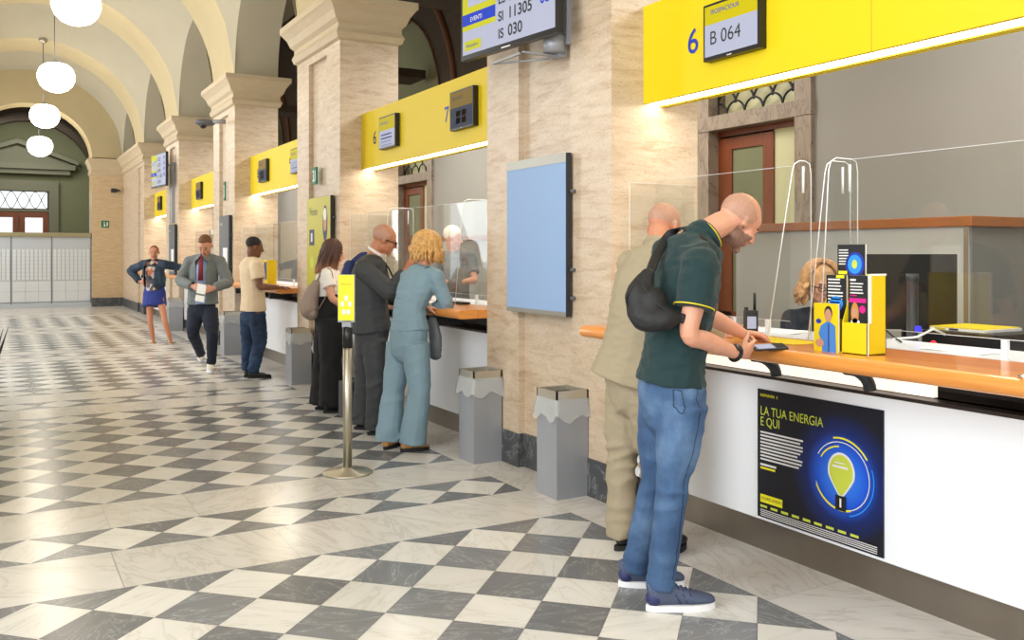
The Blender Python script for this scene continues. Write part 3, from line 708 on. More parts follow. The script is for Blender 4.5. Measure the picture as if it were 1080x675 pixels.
# ---- wall mounted televisions turned to the hall
def tv(x0, y0, z0, H, label, rich):
    d = Vector((-.122, .9925, 0)); n = Vector((-.9925, -.122, 0)); W = 1.07
    t = thing('television', (x0, y0, z0), label, 'television', 'televisions hung from the pillars')
    o = Vector((x0, y0, z0)); up = Vector((0, 0, 1))
    m = MB(); m.prism([o, o+d*W, o+d*W+up*H, o+up*H], -n*.05); m.build('casing', 'black_plastic', t)
    A = Art(o+d*W, -d, up, n, t); e = .022
    A.rect('screen_panel', 'screen_white', e, e+.012, W-e, H-e)
    A.rect('screen_side', 'screen_lime', e, .2, .42, H-e, 2); A.rect('screen_banner', 'screen_blue', e, .235, .42, .315, 3); A.text('lettering', 'white_ink', 'EVENTI', .12, .255, .045, 4)
    A.rect('screen_card', 'screen_white', .09, .36, .36, .56, 3); A.text('lettering', 'blue_ink', 'ricevi le tue\nRICEVUTE', .07, .5, .045, 4); A.poly('screen_arrow', 'screen_blue', [(.3, .56), (.36, .56), (.33, .47)], 4)
    A.rect('screen_tag', 'screen_lime', .05, .06, .25, .125, 3); A.text('lettering', 'blue_ink', 'Attendere', .07, .08, .035, 4)
    for q, (a, b, c) in enumerate((('IS', '030', ''), ('SI', '11305', '08'), ('ES', '086', '80'), ('IS', '025', '60'), ('IS', '021', '40'))):
        z = .075+q*.115
        if z > H-.1: break
        A.text('lettering', 'black_ink', a, .45, z, .09, 3, bold=.002); A.text('lettering', 'black_ink', b, .56, z, .105, 3, bold=.002); c and A.text('lettering', 'screen_blue', c, .9, z+.02, .1, 3, bold=.002)
    A.rect('maker_mark', 'white_ink', W*.5-.05, .004, W*.5+.05, .012, 2); A.done()
    if rich:
        yb = y0+.28
        m = MB(); m.box(PX-.3, PX, yb-.02, yb+.02, z0-.085, z0-.075); m.box(PX-.3, PX-.28, yb, yb+.4, z0-.085, z0-.075); m.tube([(PX-.29, yb+.4, z0-.08), (PX, yb+.02, z0-.08)], .008, 6); m.box(PX-.06, PX, yb-.06, yb+.06, z0-.2+.11, z0+.5); m.build('bracket', 'grey_metal', t)
        m = MB(); m.lathe([(0, -.07), (.07, -.07), (.07, .03), (0, .03)], (PX-.09, yb-.05, z0)); m.build('junction_box', 'grey_metal', t)
        MB().tube([(PX-.09, yb-.05, z0+.03), (PX-.15, yb, z0+.07), (x0+.02, yb, z0+.1)], .008, 6).build('cable', 'black_plastic', t)
        MB().box(PX-.04, PX, y0+.16, y0+.26, z0-.02, z0+.95).build('trunking', 'grey_metal', t)
    else:
        m = MB(); m.tube([(PX, y0+.3, z0+.45), (x0-.02, y0+.4, z0+.45)], .02, 8); m.box(PX-.06, PX, y0+.2, y0+.4, z0-.75, z0+.5); m.build('bracket', 'grey_metal', t)
tv(2.99, 4.69, 2.862, .64, 'large television with ticket numbers hanging from the nearest pillar', True)
tv(2.99, 19.45, 2.89, .7, 'small distant television hanging from the fourth pillar', False)

# ---- bins
def bin_(x, y, rz, label, w_=.265, h_=.72, cuff=True):
    t = thing('waste_bin', (x, y, 0), label, 'bin', 'square grey metal bins by the counters')
    q = w_/2; z1 = h_
    m = MB(); m.box(x-q, x+q, y-q, y+q, 0, z1-.06, .004); m.build('bin_body', 'grey_metal', t)
    m = MB()
    for (a, b, c, d) in ((-q, q, -q, -q+.01), (-q, q, q-.01, q), (-q, -q+.01, -q, q), (q-.01, q, -q, q)): m.box(x+a, x+b, y+c, y+d, z1-.055, z1)
    m.build('rim_frame', 'steel_pale', t); MB().box(x-q+.012, x+q-.012, y-q+.012, y+q-.012, z1-.059, z1-.03).build('bag_inside', 'dark_plastic', t)
    r = random.Random(int(y*10)); m = MB(); e = .012; bm = m.bm; rows = []
    n = 40
    for lev in range(5):
        row = []
        for k in range(n):
            s = 4.0*k/n; sd = int(s); f = s-sd; c = [(-1, -1), (1, -1), (1, 1), (-1, 1)]; p0, p1 = c[sd], c[(sd+1) % 4]
            px_, py_ = p0[0]+(p1[0]-p0[0])*f, p0[1]+(p1[1]-p0[1])*f
            o = q+e*(.3+.35*lev)+(.004*r.random() if lev else 0)
            zz = z1-.05-lev*.028-(.02*math.sin(k*.9+y)+.015*r.random() if lev == 4 else 0)
            row.append(bm.verts.new((x+px_*o, y+py_*o, zz)))
        rows.append(row)
    for A_, B_ in zip(rows, rows[1:]):
        for k in range(n): f = bm.faces.new((A_[k], A_[(k+1) % n], B_[(k+1) % n], B_[k])); f.smooth = True
    m.build('bag_liner', 'liner', t)
    MB().box(x+q, x+q+.015, y-q+.004, y+q-.02, 0.02, z1-.1).build('back_plate', 'black_plastic', t)
bin_(3.08, 4.775, 0, 'tall grey bin in front of the nearest pillar, right of the other bin', .232, .66)
bin_(3.075, 5.87, 0, 'tall grey bin behind, right of the woman in blue, beside the pillar', .232, .66)
bin_(3.06, 10.40, 0, 'grey bin near the second pillar, right of the man in the cream shirt', .235, .64)
bin_(3.06, 9.33, 0, 'grey bin partly hidden behind the woman with the backpack', .235, .64)
bin_(3.06, 13.9, 0, 'grey bin between the walking man and the man in the cream shirt', .26, .64)
bin_(3.04, 18.7, 0, 'distant grey bin behind the woman in the denim jacket', .26, .64)

# ---- stanchion with the yellow sign
t = thing('sign_stand', (2.09, 5.95, 0), 'steel post on a round base with a yellow distance sign', 'sign stand')
MB().lathe([(0, .0), (.168, 0), (.17, .008), (.165, .014), (.04, .03), (.03, .045), (0, .045)], (2.09, 5.95, 0), 48).build('round_base', 'steel', t)
MB().lathe([(0, .03), (.031, .03), (.031, .90), (0, .90)], (2.09, 5.95, 0), 24).build('post', 'steel', t)
MB().lathe([(0, .86), (.034, .86), (.034, 1.0), (.02, 1.005), (0, 1.005)], (2.09, 5.95, 0), 24).build('belt_head', 'black_plastic', t)
nrm = Vector((-ST*1.0-.28, -CT+.0, 0)).normalized(); rt = Vector((-nrm.y, nrm.x, 0)); rt = rt if rt.x > 0 else -rt
o = Vector((2.09, 5.95, 1.0))-rt*.062+nrm*.02
m = MB(); m.prism([o+rt*.03, o+rt*.095, o+rt*.095+Vector((0, 0, .05)), o+rt*.03+Vector((0, 0, .05))], -nrm*.03); m.build('sign_holder', 'grey_metal', t)
o2 = o+Vector((0, 0, .035)); H = .325; W = .122
m = MB(); m.prism([o2, o2+rt*W, o2+rt*W+Vector((0, 0, H)), o2+Vector((0, 0, H))], -nrm*.012); m.build('sign_plate', 'grey_metal', t)
A = Art(o2, rt, (0, 0, 1), nrm, t); A.rect('sign_sheet', 'sign_yellow_bright', .003, .012, W-.003, H-.002)
for a, b in ((.061, .165), (.035, .125), (.088, .125), (.045, .07), (.078, .07)): A.disc('white_dot', 'white_ink', a, b, .014, .019, 2)
A.text('lettering', 'seam', 'attendi qui', .02, .255, .018, 2); A.done()

# ---- locker wall at the far end
t = thing('locker_wall', (.8, 28.5, 0), 'wall of pale grey post boxes at the far end of the hall', 'lockers')
y = 28.55; z1 = 1.98
MB().box(XC-1.57, XC+1.57, y, y+.5, .1, z1).build('casing', 'locker', t)
MB().box(XC-1.6, XC+1.6, y-.12, y+.5, 0, .1).build('base_step', 'locker', t)
MB().box(XC-1.57, XC+1.56, y-.1, y+.55, z1, z1+.12, .03).build('top_ledge', 'ledge', t)
g = MB(); pl = MB()
edges = [XC+1.57-1.0*i for i in range(4)]
for i, e in enumerate(edges[:3]):
    a, b_ = e-.98, e-.03
    g.box(b_, b_+.03, y-.01, y, .1, z1); g.box(a, b_, y-.005, y, .145, .155)
    nc = 9; cw = (b_-a)/nc
    for c in range(nc):
        for r_ in range(8):
            pl.box(a+c*cw+.008, a+(c+1)*cw-.022, y-.012, y, .78+r_*.108, .78+r_*.108+.1)
    for c in range(3):
        for r_ in range(2): pl.box(a+c*(b_-a)/3+.006, a+(c+1)*(b_-a)/3-.006, y-.012, y, .17+r_*.29, .17+r_*.29+.28)
g.build('divider', 'locker_gap', t); pl.build('box_door', 'locker_pale', t)
# far door with pediment behind the lockers
t = bpy.data.objects.new('door_3', None); COL.objects.link(t); t.location = (.7, 34.9, 0); struct(t)
xc = .62; y = 34.9
m = MB(); m.box(xc-1.25, xc-.95, y-.1, y, 0, 3.65); m.box(xc+.95, xc+1.25, y-.1, y, 0, 3.65); m.box(xc-1.25, xc+1.25, y-.1, y, 3.65, 4.0); m.box(xc-.95, xc+.95, y-.06, y, 2.95, 3.02)
m.box(xc-1.75, xc+1.75, y-.35, y, 4.38, 4.55); m.box(xc-1.6, xc+1.6, y-.22, y, 4.22, 4.38)
m.prism([(xc-1.7, y-.15, 4.55), (xc+1.7, y-.15, 4.55), (xc, y-.15, 5.15)], (0, .15, 0))
for s_ in (-1, 1): m.prism([(xc+s_*1.85, y-.38, 4.55), (xc+s_*1.85, y-.38, 4.68), (xc, y-.38, 5.38), (xc, y-.38, 5.22)], (0, .38, 0))
m.build('pediment_surround', 'far_stone', t)
m = MB(); m.box(xc-.95, xc+.95, y-.05, y-.02, 2.98, 3.05); 
for a in (-.95, .90): m.box(xc+a, xc+a+.05, y-.05, y-.02, 3.05, 3.68)
m.box(xc-.95, xc+.95, y-.05, y-.02, 3.62, 3.68); m.build('transom_frame', 'iron', t)
MB().box(xc-.9, xc+.9, y-.03, y-.02, 3.05, 3.62).build('transom_glass', 'frosted_glow', t)
s = MB()
for q in range(6):
    for sgn in (1, -1):
        a = xc-.9+q*.36; pts = [(a+.36*j/6, y-.045, 3.335+sgn*.28*math.cos(PI*j/6)) for j in range(7)]
        pts = [p for p in pts if p[0] <= xc+.92]
        if len(pts) > 1: s.tube(pts, .012, 5)
s.build('iron_lattice', 'iron', t)
m = MB(); m.box(xc-.92, xc+.92, y-.08, y-.02, 2.74, 2.92)
for a in (-.92, -.14, .06, .76): m.box(xc+a, xc+a+.17, y-.08, y-.02, 0, 2.74)
m.build('wooden_frame', 'door_wood', t)
m = MB(); m.box(xc-.75, xc-.14, y-.05, y-.03, .8, 2.74); m.box(xc+.23, xc+.76, y-.05, y-.03, .8, 2.74); m.build('door_glass', 'frosted_glow', t)

# ---- office furniture behind the counters
def back_cabinet(ya, yb, label, h_=1.74):
    t = thing('office_cabinet', (5.3, ya, 0), label, 'cabinet', 'grey cabinets behind the counters')
    MB().box(5.32, 5.9, ya+.02, yb, 0, h_-.065).build('cabinet_body', 'cabinet_grey', t)
    MB().box(5.34, 5.9, ya+.008, ya+.018, 0, h_-.065).build('end_panel', 'cabinet_side', t)
    MB().box(5.28, 5.94, ya-.03, yb+.02, h_-.065, h_, .008).build('wooden_top', 'cabinet_wood', t)
    MB().box(5.318, 5.32, ya+.02, ya+.05, 0, h_-.065).build('edge_strip', 'chrome', t)
back_cabinet(3.52, 5.6, 'grey cabinet with a brown wooden top behind the nearest counter')
back_cabinet(9.0, 11.4, 'grey cabinet with a wooden top behind the second counter')
def desk(ya, yb, label):
    t = thing('office_desk', (3.95, ya, 0), label, 'desk', 'clerk desks')
    MB().box(3.90, 4.75, ya, yb, .93, .96).build('desk_top', 'white_laminate', t)
    m = MB()
    m.box(3.95, 4.7, ya+.05, ya+.08, 0, .93); m.box(3.95, 4.7, yb-.08, yb-.05, 0, .93); m.build('desk_side', 'cabinet_grey', t)
desk(1.5, 3.4, 'white clerk desk behind the nearest counter'); desk(6.4, 7.85, 'white clerk desk behind the second counter')
def monitor(x, y, z, ang, label, w_=.5, h_=.40):
    t = thing('monitor', (x, y, z), label, 'monitor')
    ca, sa = math.cos(ang), math.sin(ang); r = Vector((ca, sa, 0)); n = Vector((sa, -ca, 0)); up = Vector((0, 0, 1)); o = Vector((x, y, z))-r*w_/2+up*.13
    m = MB(); m.prism([o, o+r*w_, o+r*w_+up*h_, o+up*h_], -n*.03); m.build('back_shell', 'black_plastic', t)
    c = Vector((x, y, z)); m = MB(); m.prism([c+r*.03-n*.02, c-r*.03-n*.02, c-r*.03-n*.02+up*.3, c+r*.03-n*.02+up*.3], -n*.03); m.lathe([(0, 0), (.11, 0), (.11, .012), (0, .015)], (x, y, z)); m.build('monitor_stand', 'black_plastic', t)
    return t
monitor(4.33, 3.22, .96, -TH-.05, 'black monitor seen from behind, right of the leaflet stand', .5, .41)
monitor(4.25, 7.3, .96, -TH-.3, 'black monitor behind the clear screen of the second counter', .5, .42)
t = thing('customer_display', (4.05, 3.0, .96), 'slim black display pole in front of the black monitor', 'display pole')
MB().lathe([(0, 0), (.06, 0), (.06, .01), (.028, .015), (.028, .40), (.03, .405), (.03, .44), (0, .44)], (4.05, 3.0, .96), 20).build('pole', 'dark_plastic', t)
MB().box(4.01, 4.03, 2.93, 2.96, 1.11, 1.14, .008).build('blue_badge', 'blue_led', t); MB().ball((4.02, 2.86, 1.06), .014).build('red_light', 'red_led', t)
t = thing('printer', (4.25, 2.7, .96), 'low black printer with magazines on top, at the right edge', 'printer')
m = MB(); m.box(4.12, 4.5, 2.58, 3.0, .96, 1.115, .012); m.build('printer_body', 'black_plastic', t); MB().box(4.115, 4.12, 2.64, 2.94, .98, 1.0).build('paper_slot', 'dark_plastic', t)
t = thing('magazine', (4.25, 2.8, 1.117), 'yellow and white magazines lying on the black printer', 'magazines')
m = MB(); m.box(4.16, 4.46, 2.68, 2.98, 1.116, 1.13); m.build('pages', 'paper', t); MB().box(4.16, 4.46, 2.69, 2.98, 1.13, 1.134).build('cover', 'sign_yellow', t)
A = Art((4.158, 2.95, 1.116), (0, -1, 0), (0, 0, 1), (-1, 0, 0), t); A.rect('spine_print', 'navy_ink', .08, .003, .13, .012); A.rect('spine_print', 'sign_yellow', 0, .003, .06, .012); A.done()
tag(MB().tube([(4.11, 2.86, 1.10), (4.02, 2.86, 1.13), (3.95, 2.9, 1.09), (3.8, 2.92, 1.085)], .006, 6).build('cable', 'paper'), 'white cable looping down in front of the black display pole', 'cable')
tag(MB().tube([(4.2, 3.3, 1.2), (4.1, 3.2, 1.1), (3.9, 3.0, 1.087), (3.7, 2.8, 1.087)], .005, 6).build('cable', 'black_plastic'), 'black cable running down right of the leaflet stand', 'cable')
def papers(x, y, z, rz, w_, h_, label, m='paper', n=1, cat='papers'):
    b = MB(); ca, sa = math.cos(rz), math.sin(rz)
    for q in range(n):
        a = rz+q*.13; ca, sa = math.cos(a), math.sin(a); pts = [(x+u*ca-v*sa, y+u*sa+v*ca, z+q*.002) for u, v in ((-w_/2, -h_/2), (w_/2, -h_/2), (w_/2, h_/2), (-w_/2, h_/2))]
        b.prism(pts, (0, 0, .002))
    return tag(b.build('paper_sheet' if m == 'paper' else 'desk_pad', m), label, cat)
papers(3.65, 3.55, 1.081, .2, .21, .3, 'loose white papers on the counter behind the radio', n=3)
papers(3.66, 2.45, 1.081, -.1, .21, .3, 'white papers on the inner desk right of the leaflet stand', n=2)
papers(3.66, 1.75, 1.081, .05, .25, .4, 'grey mat on the inner desk near the right edge', 'grey_metal_dark', cat='mat')
papers(3.27, 3.18, 1.0835, 0, .2, .42, 'yellow counter mat under the hands of the man in the polo shirt', 'sign_yellow', cat='mat')
tag(MB().tube([(3.0+.03*math.cos(2*PI*k/16), 1.78+.03*math.sin(2*PI*k/16), 1.09) for k in range(16)], .004, 6, closed_ring=True).build('key_ring', 'chrome'), 'small metal ring on the wooden rail at the right edge', 'ring')
t = thing('glasses', (3.36, 3.42, 1.086), 'dark folded spectacles lying behind the radio', 'glasses')
m = MB()
for d in (0, .06): m.tube([(3.36+.025*math.cos(2*PI*k/12), 3.4+d+.025*math.sin(2*PI*k/12), 1.094) for k in range(12)], .003, 5, closed_ring=True)
m.build('spectacle_frame', 'black_plastic', t)
# radio
t = thing('handheld_radio', (3.27, 3.18, 1.086), 'black handheld radio with lit screen and antenna standing on the counter', 'radio')
x, y, z = 3.26, 3.33, 1.086
R_ = Matrix.Rotation(-TH+PI, 4, 'Z')
def rb(mb, x0, x1, y0, y1, z0, z1, bev, name, m_):
    mb.box(x0, x1, y0, y1, z0, z1, bev); 
    for v in mb.bm.verts: v.co = (R_ @ v.co)+Vector((x, y, z))
    return mb.build(name, m_, t)
rb(MB(), -.033, .033, -.02, .02, 0, .135, .006, 'radio_body', 'black_plastic'); rb(MB(), -.022, .022, .02, .022, .045, .105, 0, 'lit_screen', 'screen_white')
m = MB(); m.lathe([(0, .13), (.008, .13), (.007, .22), (0, .222)], (-.02, 0, 0), 10)
for v in m.bm.verts: v.co = (R_ @ v.co)+Vector((x, y, z))
m.build('antenna', 'black_plastic', t)
m = MB(); m.lathe([(0, .13), (.01, .13), (.01, .15), (0, .15)], (.022, 0, 0), 10)
for v in m.bm.verts: v.co = (R_ @ v.co)+Vector((x, y, z))
m.build('tuning_knob', 'black_plastic', t)
rb(MB(), -.018, .018, .02, .0215, .012, .035, 0, 'keypad', 'grey_metal_dark')

# ---- leaflet stand
def leaflet_stand():
    x, ya, yb, z = 3.08, 2.49, 2.735, 1.086; m_ = 'sign_yellow'
    t = thing('leaflet_stand', (x, ya, z), 'yellow cardboard leaflet stand on the counter rail', 'leaflet stand')
    ym = (ya+yb)/2; b = MB()
    for y0 in (ya, ym, yb-.004): b.prism([(x, y0, z), (x+.115, y0, z), (x+.115, y0, z+.32), (x+.08, y0, z+.32), (x, y0, z+.13)] if y0 != ya else [(x, y0, z), (x+.115, y0, z), (x+.115, y0, z+.33), (x+.02, y0, z+.33), (x+.02, y0, z+.14), (x, y0, z+.13)], (0, .004, 0))
    b.box(x+.111, x+.115, ya, yb, z, z+.33); b.box(x, x+.115, ya, yb, z, z+.004); b.build('stand_body', m_, t)
    MB().box(x, x+.004, ya, ym, z, z+.13).build('front_pocket', m_, t)
    e = MB(); e.box(x+.001, x+.006, ya-.002, ya+.002, z, z+.13); e.box(x+.02, x+.115, ya-.002, ya+.003, z+.325, z+.333); e.box(x+.01, x+.022, ya-.003, ya+.003, z+.13, z+.33); e.build('white_edge', 'paper', t)
    return x, ya, yb, ym, z
x, ya, yb, ym, z = leaflet_stand()
def leaflet(x, ya, yb, z0, z1, label, kind):
    t = thing('leaflet', (x, ya, z0), label, 'leaflet', 'leaflets in the yellow stand')
    MB().box(x, x+.006, ya, yb, z0, z1).build('paper_stack', 'paper', t)
    A = art_x(x, yb, z0, t); W, H = yb-ya, z1-z0
    if kind == 'man':
        A.rect('cover', 'sign_yellow', 0, 0, W, H); A.disc('speech_bubble', 'blue_ink', W*.2, H*.62, .014, .010, 2)
        A.disc('figure_hair', 'black_ink', W*.60, H*.80, .021, .030, 2); A.disc('figure_face', 'skin_ink', W*.60, H*.75, .018, .028, 3)
        A.poly('figure_shirt', 'sky_ink2', [(W*.2, H*.36), (W*.3, H*.53), (W*.52, H*.62), (W*.68, H*.62), (W*.88, H*.54), (W*.92, 0), (W*.35, 0), (W*.33, H*.2)], 2); A.rect('figure_tie', 'navy_ink', W*.6, 0, W*.64, H*.58, 3)
        A.disc('figure_hand', 'skin_ink', W*.26, H*.17, .022, .018, 3)
    elif kind == 'blue':
        A.rect('cover', 'black_ink', 0, 0, W, H); A.disc('blue_glow', 'blue_ink', W*.64, H*.42, H*.34, H*.36, 2); A.disc('blue_core', 'sky_ink', W*.64, H*.42, H*.25, H*.28, 3); A.disc('yellow_core', 'lime_ink', W*.64, H*.42, H*.10, H*.13, 4)
        A.lines('text_line', 'white_ink', .008, H*.82, W*.5, 6, .012, .005, .3, 2); A.rect('yellow_tag', 'yellow_ink', .006, H*.12, W*.36, H*.22, 2)
    elif kind == 'text':
        A.rect('cover', 'black_ink', 0, 0, W, H); A.lines('text_line', 'white_ink', .01, H*.88, W*.85, 9, .014, .006, .35, 2); A.disc('blue_glow', 'sky_ink', W*.5, H*.34, W*.33, W*.3, 2); A.rect('yellow_tag', 'yellow_ink', W*.5, H*.93, W*.9, H, 2)
    else:
        A.rect('cover', 'black_ink', 0, 0, W, H); A.rect('heading', 'white_ink', .01, H*.9, W*.4, H*.935, 2); A.lines('text_line', 'white_ink', .01, H*.84, W*.85, 4, .013, .005, .3, 2); A.rect('text_line', 'magenta_ink', .01, H*.62, W*.45, H*.64, 2)
        A.rect('heading', 'magenta_ink', .005, H*.50, W*.92, H*.58, 2); A.disc('figure_hair', 'wood_ink', W*.35, H*.30, .02, .045, 2); A.disc('figure_face', 'skin_ink', W*.36, H*.31, .014, .022, 3); A.disc('round_tag', 'magenta_ink', W*.75, H*.38, .016, None, 3)
        A.poly('figure_body', 'paper', [(W*.1, 0), (W*.15, H*.16), (W*.35, H*.22), (W*.6, H*.16), (W*.62, 0)], 2); A.rect('price_tag', 'white_ink', -.004, -.0, W*.66, H*.11, 4)
    A.done()
leaflet(x-.012, ym+.012, yb+.02, z, z+.205, 'yellow leaflet showing a man in a blue shirt, front left of the stand', 'man')
leaflet(x+.035, ym+.01, yb-.006, z+.14, z+.325, 'dark leaflet full of white text with a blue glow, back left pocket', 'text')
leaflet(x+.028, ya+.02, ym-.006, z+.10, z+.325, 'dark leaflet with pink heading and blonde figure, right pocket', 'pink')
leaflet(x+.10, ya+.09, ya+.235, z+.31, z+.455, 'dark leaflet with a round blue emblem, topmost above the stand', 'blue')
# items on other counters
t = thing('leaflet_holder', (3.15, 12.2, 1.086), 'small yellow leaflet holder by the man in the cream shirt', 'leaflet holder')
MB().box(3.1, 3.22, 11.95, 12.35, 1.086, 1.42).build('holder_body', 'sign_yellow', t)
A = art_x(3.1, 12.35, 1.086, t); A.rect('leaflet_front', 'black_ink', .02, .12, .16, .33); A.rect('leaflet_front', 'navy_ink', .22, .08, .37, .31); A.done()
papers(3.25, 7.0, 1.087, .3, .21, .3, 'papers on the wooden top right of the woman in blue', n=3)
papers(3.2, 11.7, 1.087, .1, .21, .3, 'papers under the hand of the man in the cream shirt', n=2)
t = thing('card_reader', (3.35, 6.75, 1.087), 'small dark card reader on the second counter', 'card reader')
m = MB(); m.box(3.31, 3.39, 6.65, 6.83, 1.087, 1.105, .006); m.build('reader_body', 'black_plastic', t); MB().box(3.32, 3.38, 6.75, 6.82, 1.105, 1.107).build('reader_screen', 'screen_grey', t)

# invented plant outside the frame; its tips stand for an unidentified dark shape
def plant():
    c = FL(-34, 452); t = thing('stand_in_plant', c, 'unidentified dark curved tips at the left edge, built as an invented plant', 'plant')
    MB().lathe([(0, 0), (.13, 0), (.17, .3), (.18, .31), (.16, .32), (0, .3)], (c.x, c.y, 0), 24).build('pot', 'dark_plastic', t)
    r_ = random.Random(3)
    tips = [W(9, 344.5, c.length*0+7.8), W(3.5, 346.5, 7.8)]
    for k in range(12):
        a = r_.uniform(0, 6.28); e = tips[k] if k < 2 else Vector((c.x, c.y, r_.uniform(.7, 1.05)))+Vector((-CT, ST, 0))*r_.uniform(.1, .35)+Vector((ST, CT, 0))*r_.uniform(-.3, .3)
        b = Vector((c.x, c.y, .3)); mid = b.lerp(e, .62)-Vector((0, 0, .12 if k < 2 else -.05))
        P, R_ = path([b, mid, e], [(.008, .004), (.016, .004), (.002, .001)], 8); MB().tube(P, R_, 8).build('leaf', 'leaf_dark', t)
mat('leaf_dark', (30, 34, 24), .4)

# ================================================================== PEOPLE
def W(px, py, f):
    """a point f metres deep from the eye, read off the photograph"""
    r = (px-540)/956.0*f; return Vector((r*CT+f*ST, -r*ST+f*CT, EYE+(268-py)/956.0*f))
def FL(px, py):
    f = 956.0*EYE/(py-268); v = W(px, py, f); v.z = 0; return v
def DV(a, b, z):     # direction: a to the picture's right, b away, z up
    return Vector((a*CT+b*ST, -a*ST+b*CT, z)).normalized()
def path(pts, rads, sub=5):
    P = [Vector(p) for p in pts]; R = [r if isinstance(r, tuple) else (r, r) for r in rads]; n = len(P)
    if n == 1: return P, R
    P2, R2 = [], []
    for i in range(n-1):
        p0, p1, p2, p3 = P[max(i-1, 0)], P[i], P[i+1], P[min(i+2, n-1)]
        for k in range(sub):
            t = k/sub; a = .5*((2*p1)+(p2-p0)*t+(2*p0-5*p1+4*p2-p3)*t*t+(3*p1-p0-3*p2+p3)*t**3)
            u = t*t*(3-2*t); P2.append(a); R2.append(tuple(R[i][q]*(1-u)+R[i+1][q]*u for q in (0, 1)))
    P2.append(P[-1]); R2.append(R[-1]); return P2, R2
def limb(mb, pts, rads, ref=None, seg=14, cap=True, sub=5):
    P, R = path(pts, rads, sub)
    if cap:
        d0 = (P[0]-P[1]).normalized(); d1 = (P[-1]-P[-2]).normalized(); a, b = min(R[0]), min(R[-1])
        P = [P[0]+d0*a*k for k in (.98, .8, .45)]+P+[P[-1]+d1*b*k for k in (.45, .8, .98)]
        R = [(R[0][0]*k, R[0][1]*k) for k in (.15, .6, .89)]+R+[(R[-1][0]*k, R[-1][1]*k) for k in (.89, .6, .15)]
    mb.tube(P, R, seg, ref); return mb
def remesh(mb, vox, it=4):
    me = bpy.data.meshes.new('tmp'); bmesh.ops.recalc_face_normals(mb.bm, faces=mb.bm.faces); mb.bm.to_mesh(me); mb.bm.free()
    o = bpy.data.objects.new('tmp', me); COL.objects.link(o)
    r = o.modifiers.new('r', 'REMESH'); r.mode = 'VOXEL'; r.voxel_size = vox; r.use_smooth_shade = True
    if it: s = o.modifiers.new('s', 'SMOOTH'); s.factor = .5; s.iterations = it
    dg = bpy.context.evaluated_depsgraph_get(); dg.update()
    out = bpy.data.meshes.new_from_object(o.evaluated_get(dg)); bpy.data.objects.remove(o); bpy.data.meshes.remove(me)
    out.materials.clear()
    for p in out.polygons: p.use_smooth = True; p.material_index = 0
    return out
def wrinkle(me, amp, s=(9, 9, 22), seed=0, zones=()):
    """folds: stretched noise, stronger near the given points (centre, radius, gain)"""
    ns = [v.normal.copy() for v in me.vertices]
    for v, n in zip(me.vertices, ns):
        c = v.co; a = amp
        for z, r, g in zones:
            d = (c-z).length
            if d < r: a += amp*g*(1-d/r)
        q = Vector((c.x*s[0]+seed, c.y*s[1]+c.z*4, c.z*s[2]))
        k = noise.noise(q); k2 = noise.noise(q*2.1)
        v.co = c+n*a*((1-abs(k)*2.4)*.8+k2*.4-.35)
    me.update()
def frame(F, U):
    F = F.normalized(); X = F.cross(U).normalized(); U = X.cross(F).normalized()
    return Matrix((X, F, U)).transposed()
def add_head(mb, O, R, s=1.0, fem=False):
    def B(c, r, e=None): mb.ball(O+R@(Vector(c)*s), [q*s for q in r], (R @ e) if e else R, 16)
    B((0, -.014, .038), (.075, .095, .084)); B((0, .042, .035), (.06, .047, .056)); B((0, .05, -.012), (.056, .042, .06))
    B((0, .034, -.058), (.047 if fem else .052, .05, .044)); B((0, .076, -.092), (.02, .016, .016) if fem else (.026, .018, .019))
    for q in (-1, 1):
        B((q*.04, .012, -.052), (.017, .034, .03)); B((q*.033, .064, -.02), (.024, .022, .022)); B((q*.028, .083, .024), (.022, .009, .007))
        e = Matrix.Rotation(q*.35, 3, 'Z') @ Matrix.Rotation(-.15, 3, 'X')
        B((q*.079, -.008, -.004), (.008, .019, .031), e); B((q*.011, .101, -.027), (.009, .01, .008))
        B((q*.029, .081, .004), (.013, .009, .008))
    limb(mb, [O+R@(Vector(c)*s) for c in ((0, .087, .02), (0, .1, .0), (0, .113, -.022))], [.0075*s, .009*s, .0115*s])
    B((0, .091, -.050), (.021, .009, .006)); B((0, .089, -.060), (.018, .009, .006))
def hand(mb, wr, d, pn, side, curl=.5, s=1.0, spread=.0, grip=None):
    """palm, four fingers of unequal length and a thumb from the side of the palm"""
    d = d.normalized(); pn = (pn-d*pn.dot(d)).normalized(); lat = d.cross(pn)*side
    pb = wr+d*.088*s
    mb.tube([wr-d*.01, wr+d*.02*s, wr+d*.055*s, wr+d*.088*s], [(.024*s, .019*s), (.03*s, .018*s), (.039*s, .017*s), (.037*s, .012*s)], 12, ref=lat)
    L = (.072, .080, .075, .060)
    for i in range(4):
        b = wr+d*(.083-(.006 if i == 3 else 0))*s+lat*(.0305-.0205*i)*s
        dd = (d+lat*(.10-.07*i)*(1+spread)).normalized(); P = [b-d*.02*s, b]; ang = 0
        for q, fr in enumerate((.44, .31, .25)):
            ang += curl*(.55, .85, .6)[q]; v = dd*math.cos(ang)+pn*math.sin(ang); P.append(P[-1]+v*L[i]*fr*s)
        limb(mb, P, [.0095*s, .0095*s, .0088*s, .0082*s, .007*s], seg=10, sub=3)
    b = wr+d*.028*s+lat*.024*s; t1 = (d*.62+lat*.68+pn*.35).normalized(); t2 = (d*.85+lat*.3+pn*.45).normalized()
    limb(mb, [b, b+t1*.036*s, b+t1*.036*s+t2*.03*s, b+t1*.036*s+t2*.03*s+(t2+pn*.3).normalized()*.024*s], [.014*s, .0115*s, .010*s, .008*s], seg=10, sub=3)
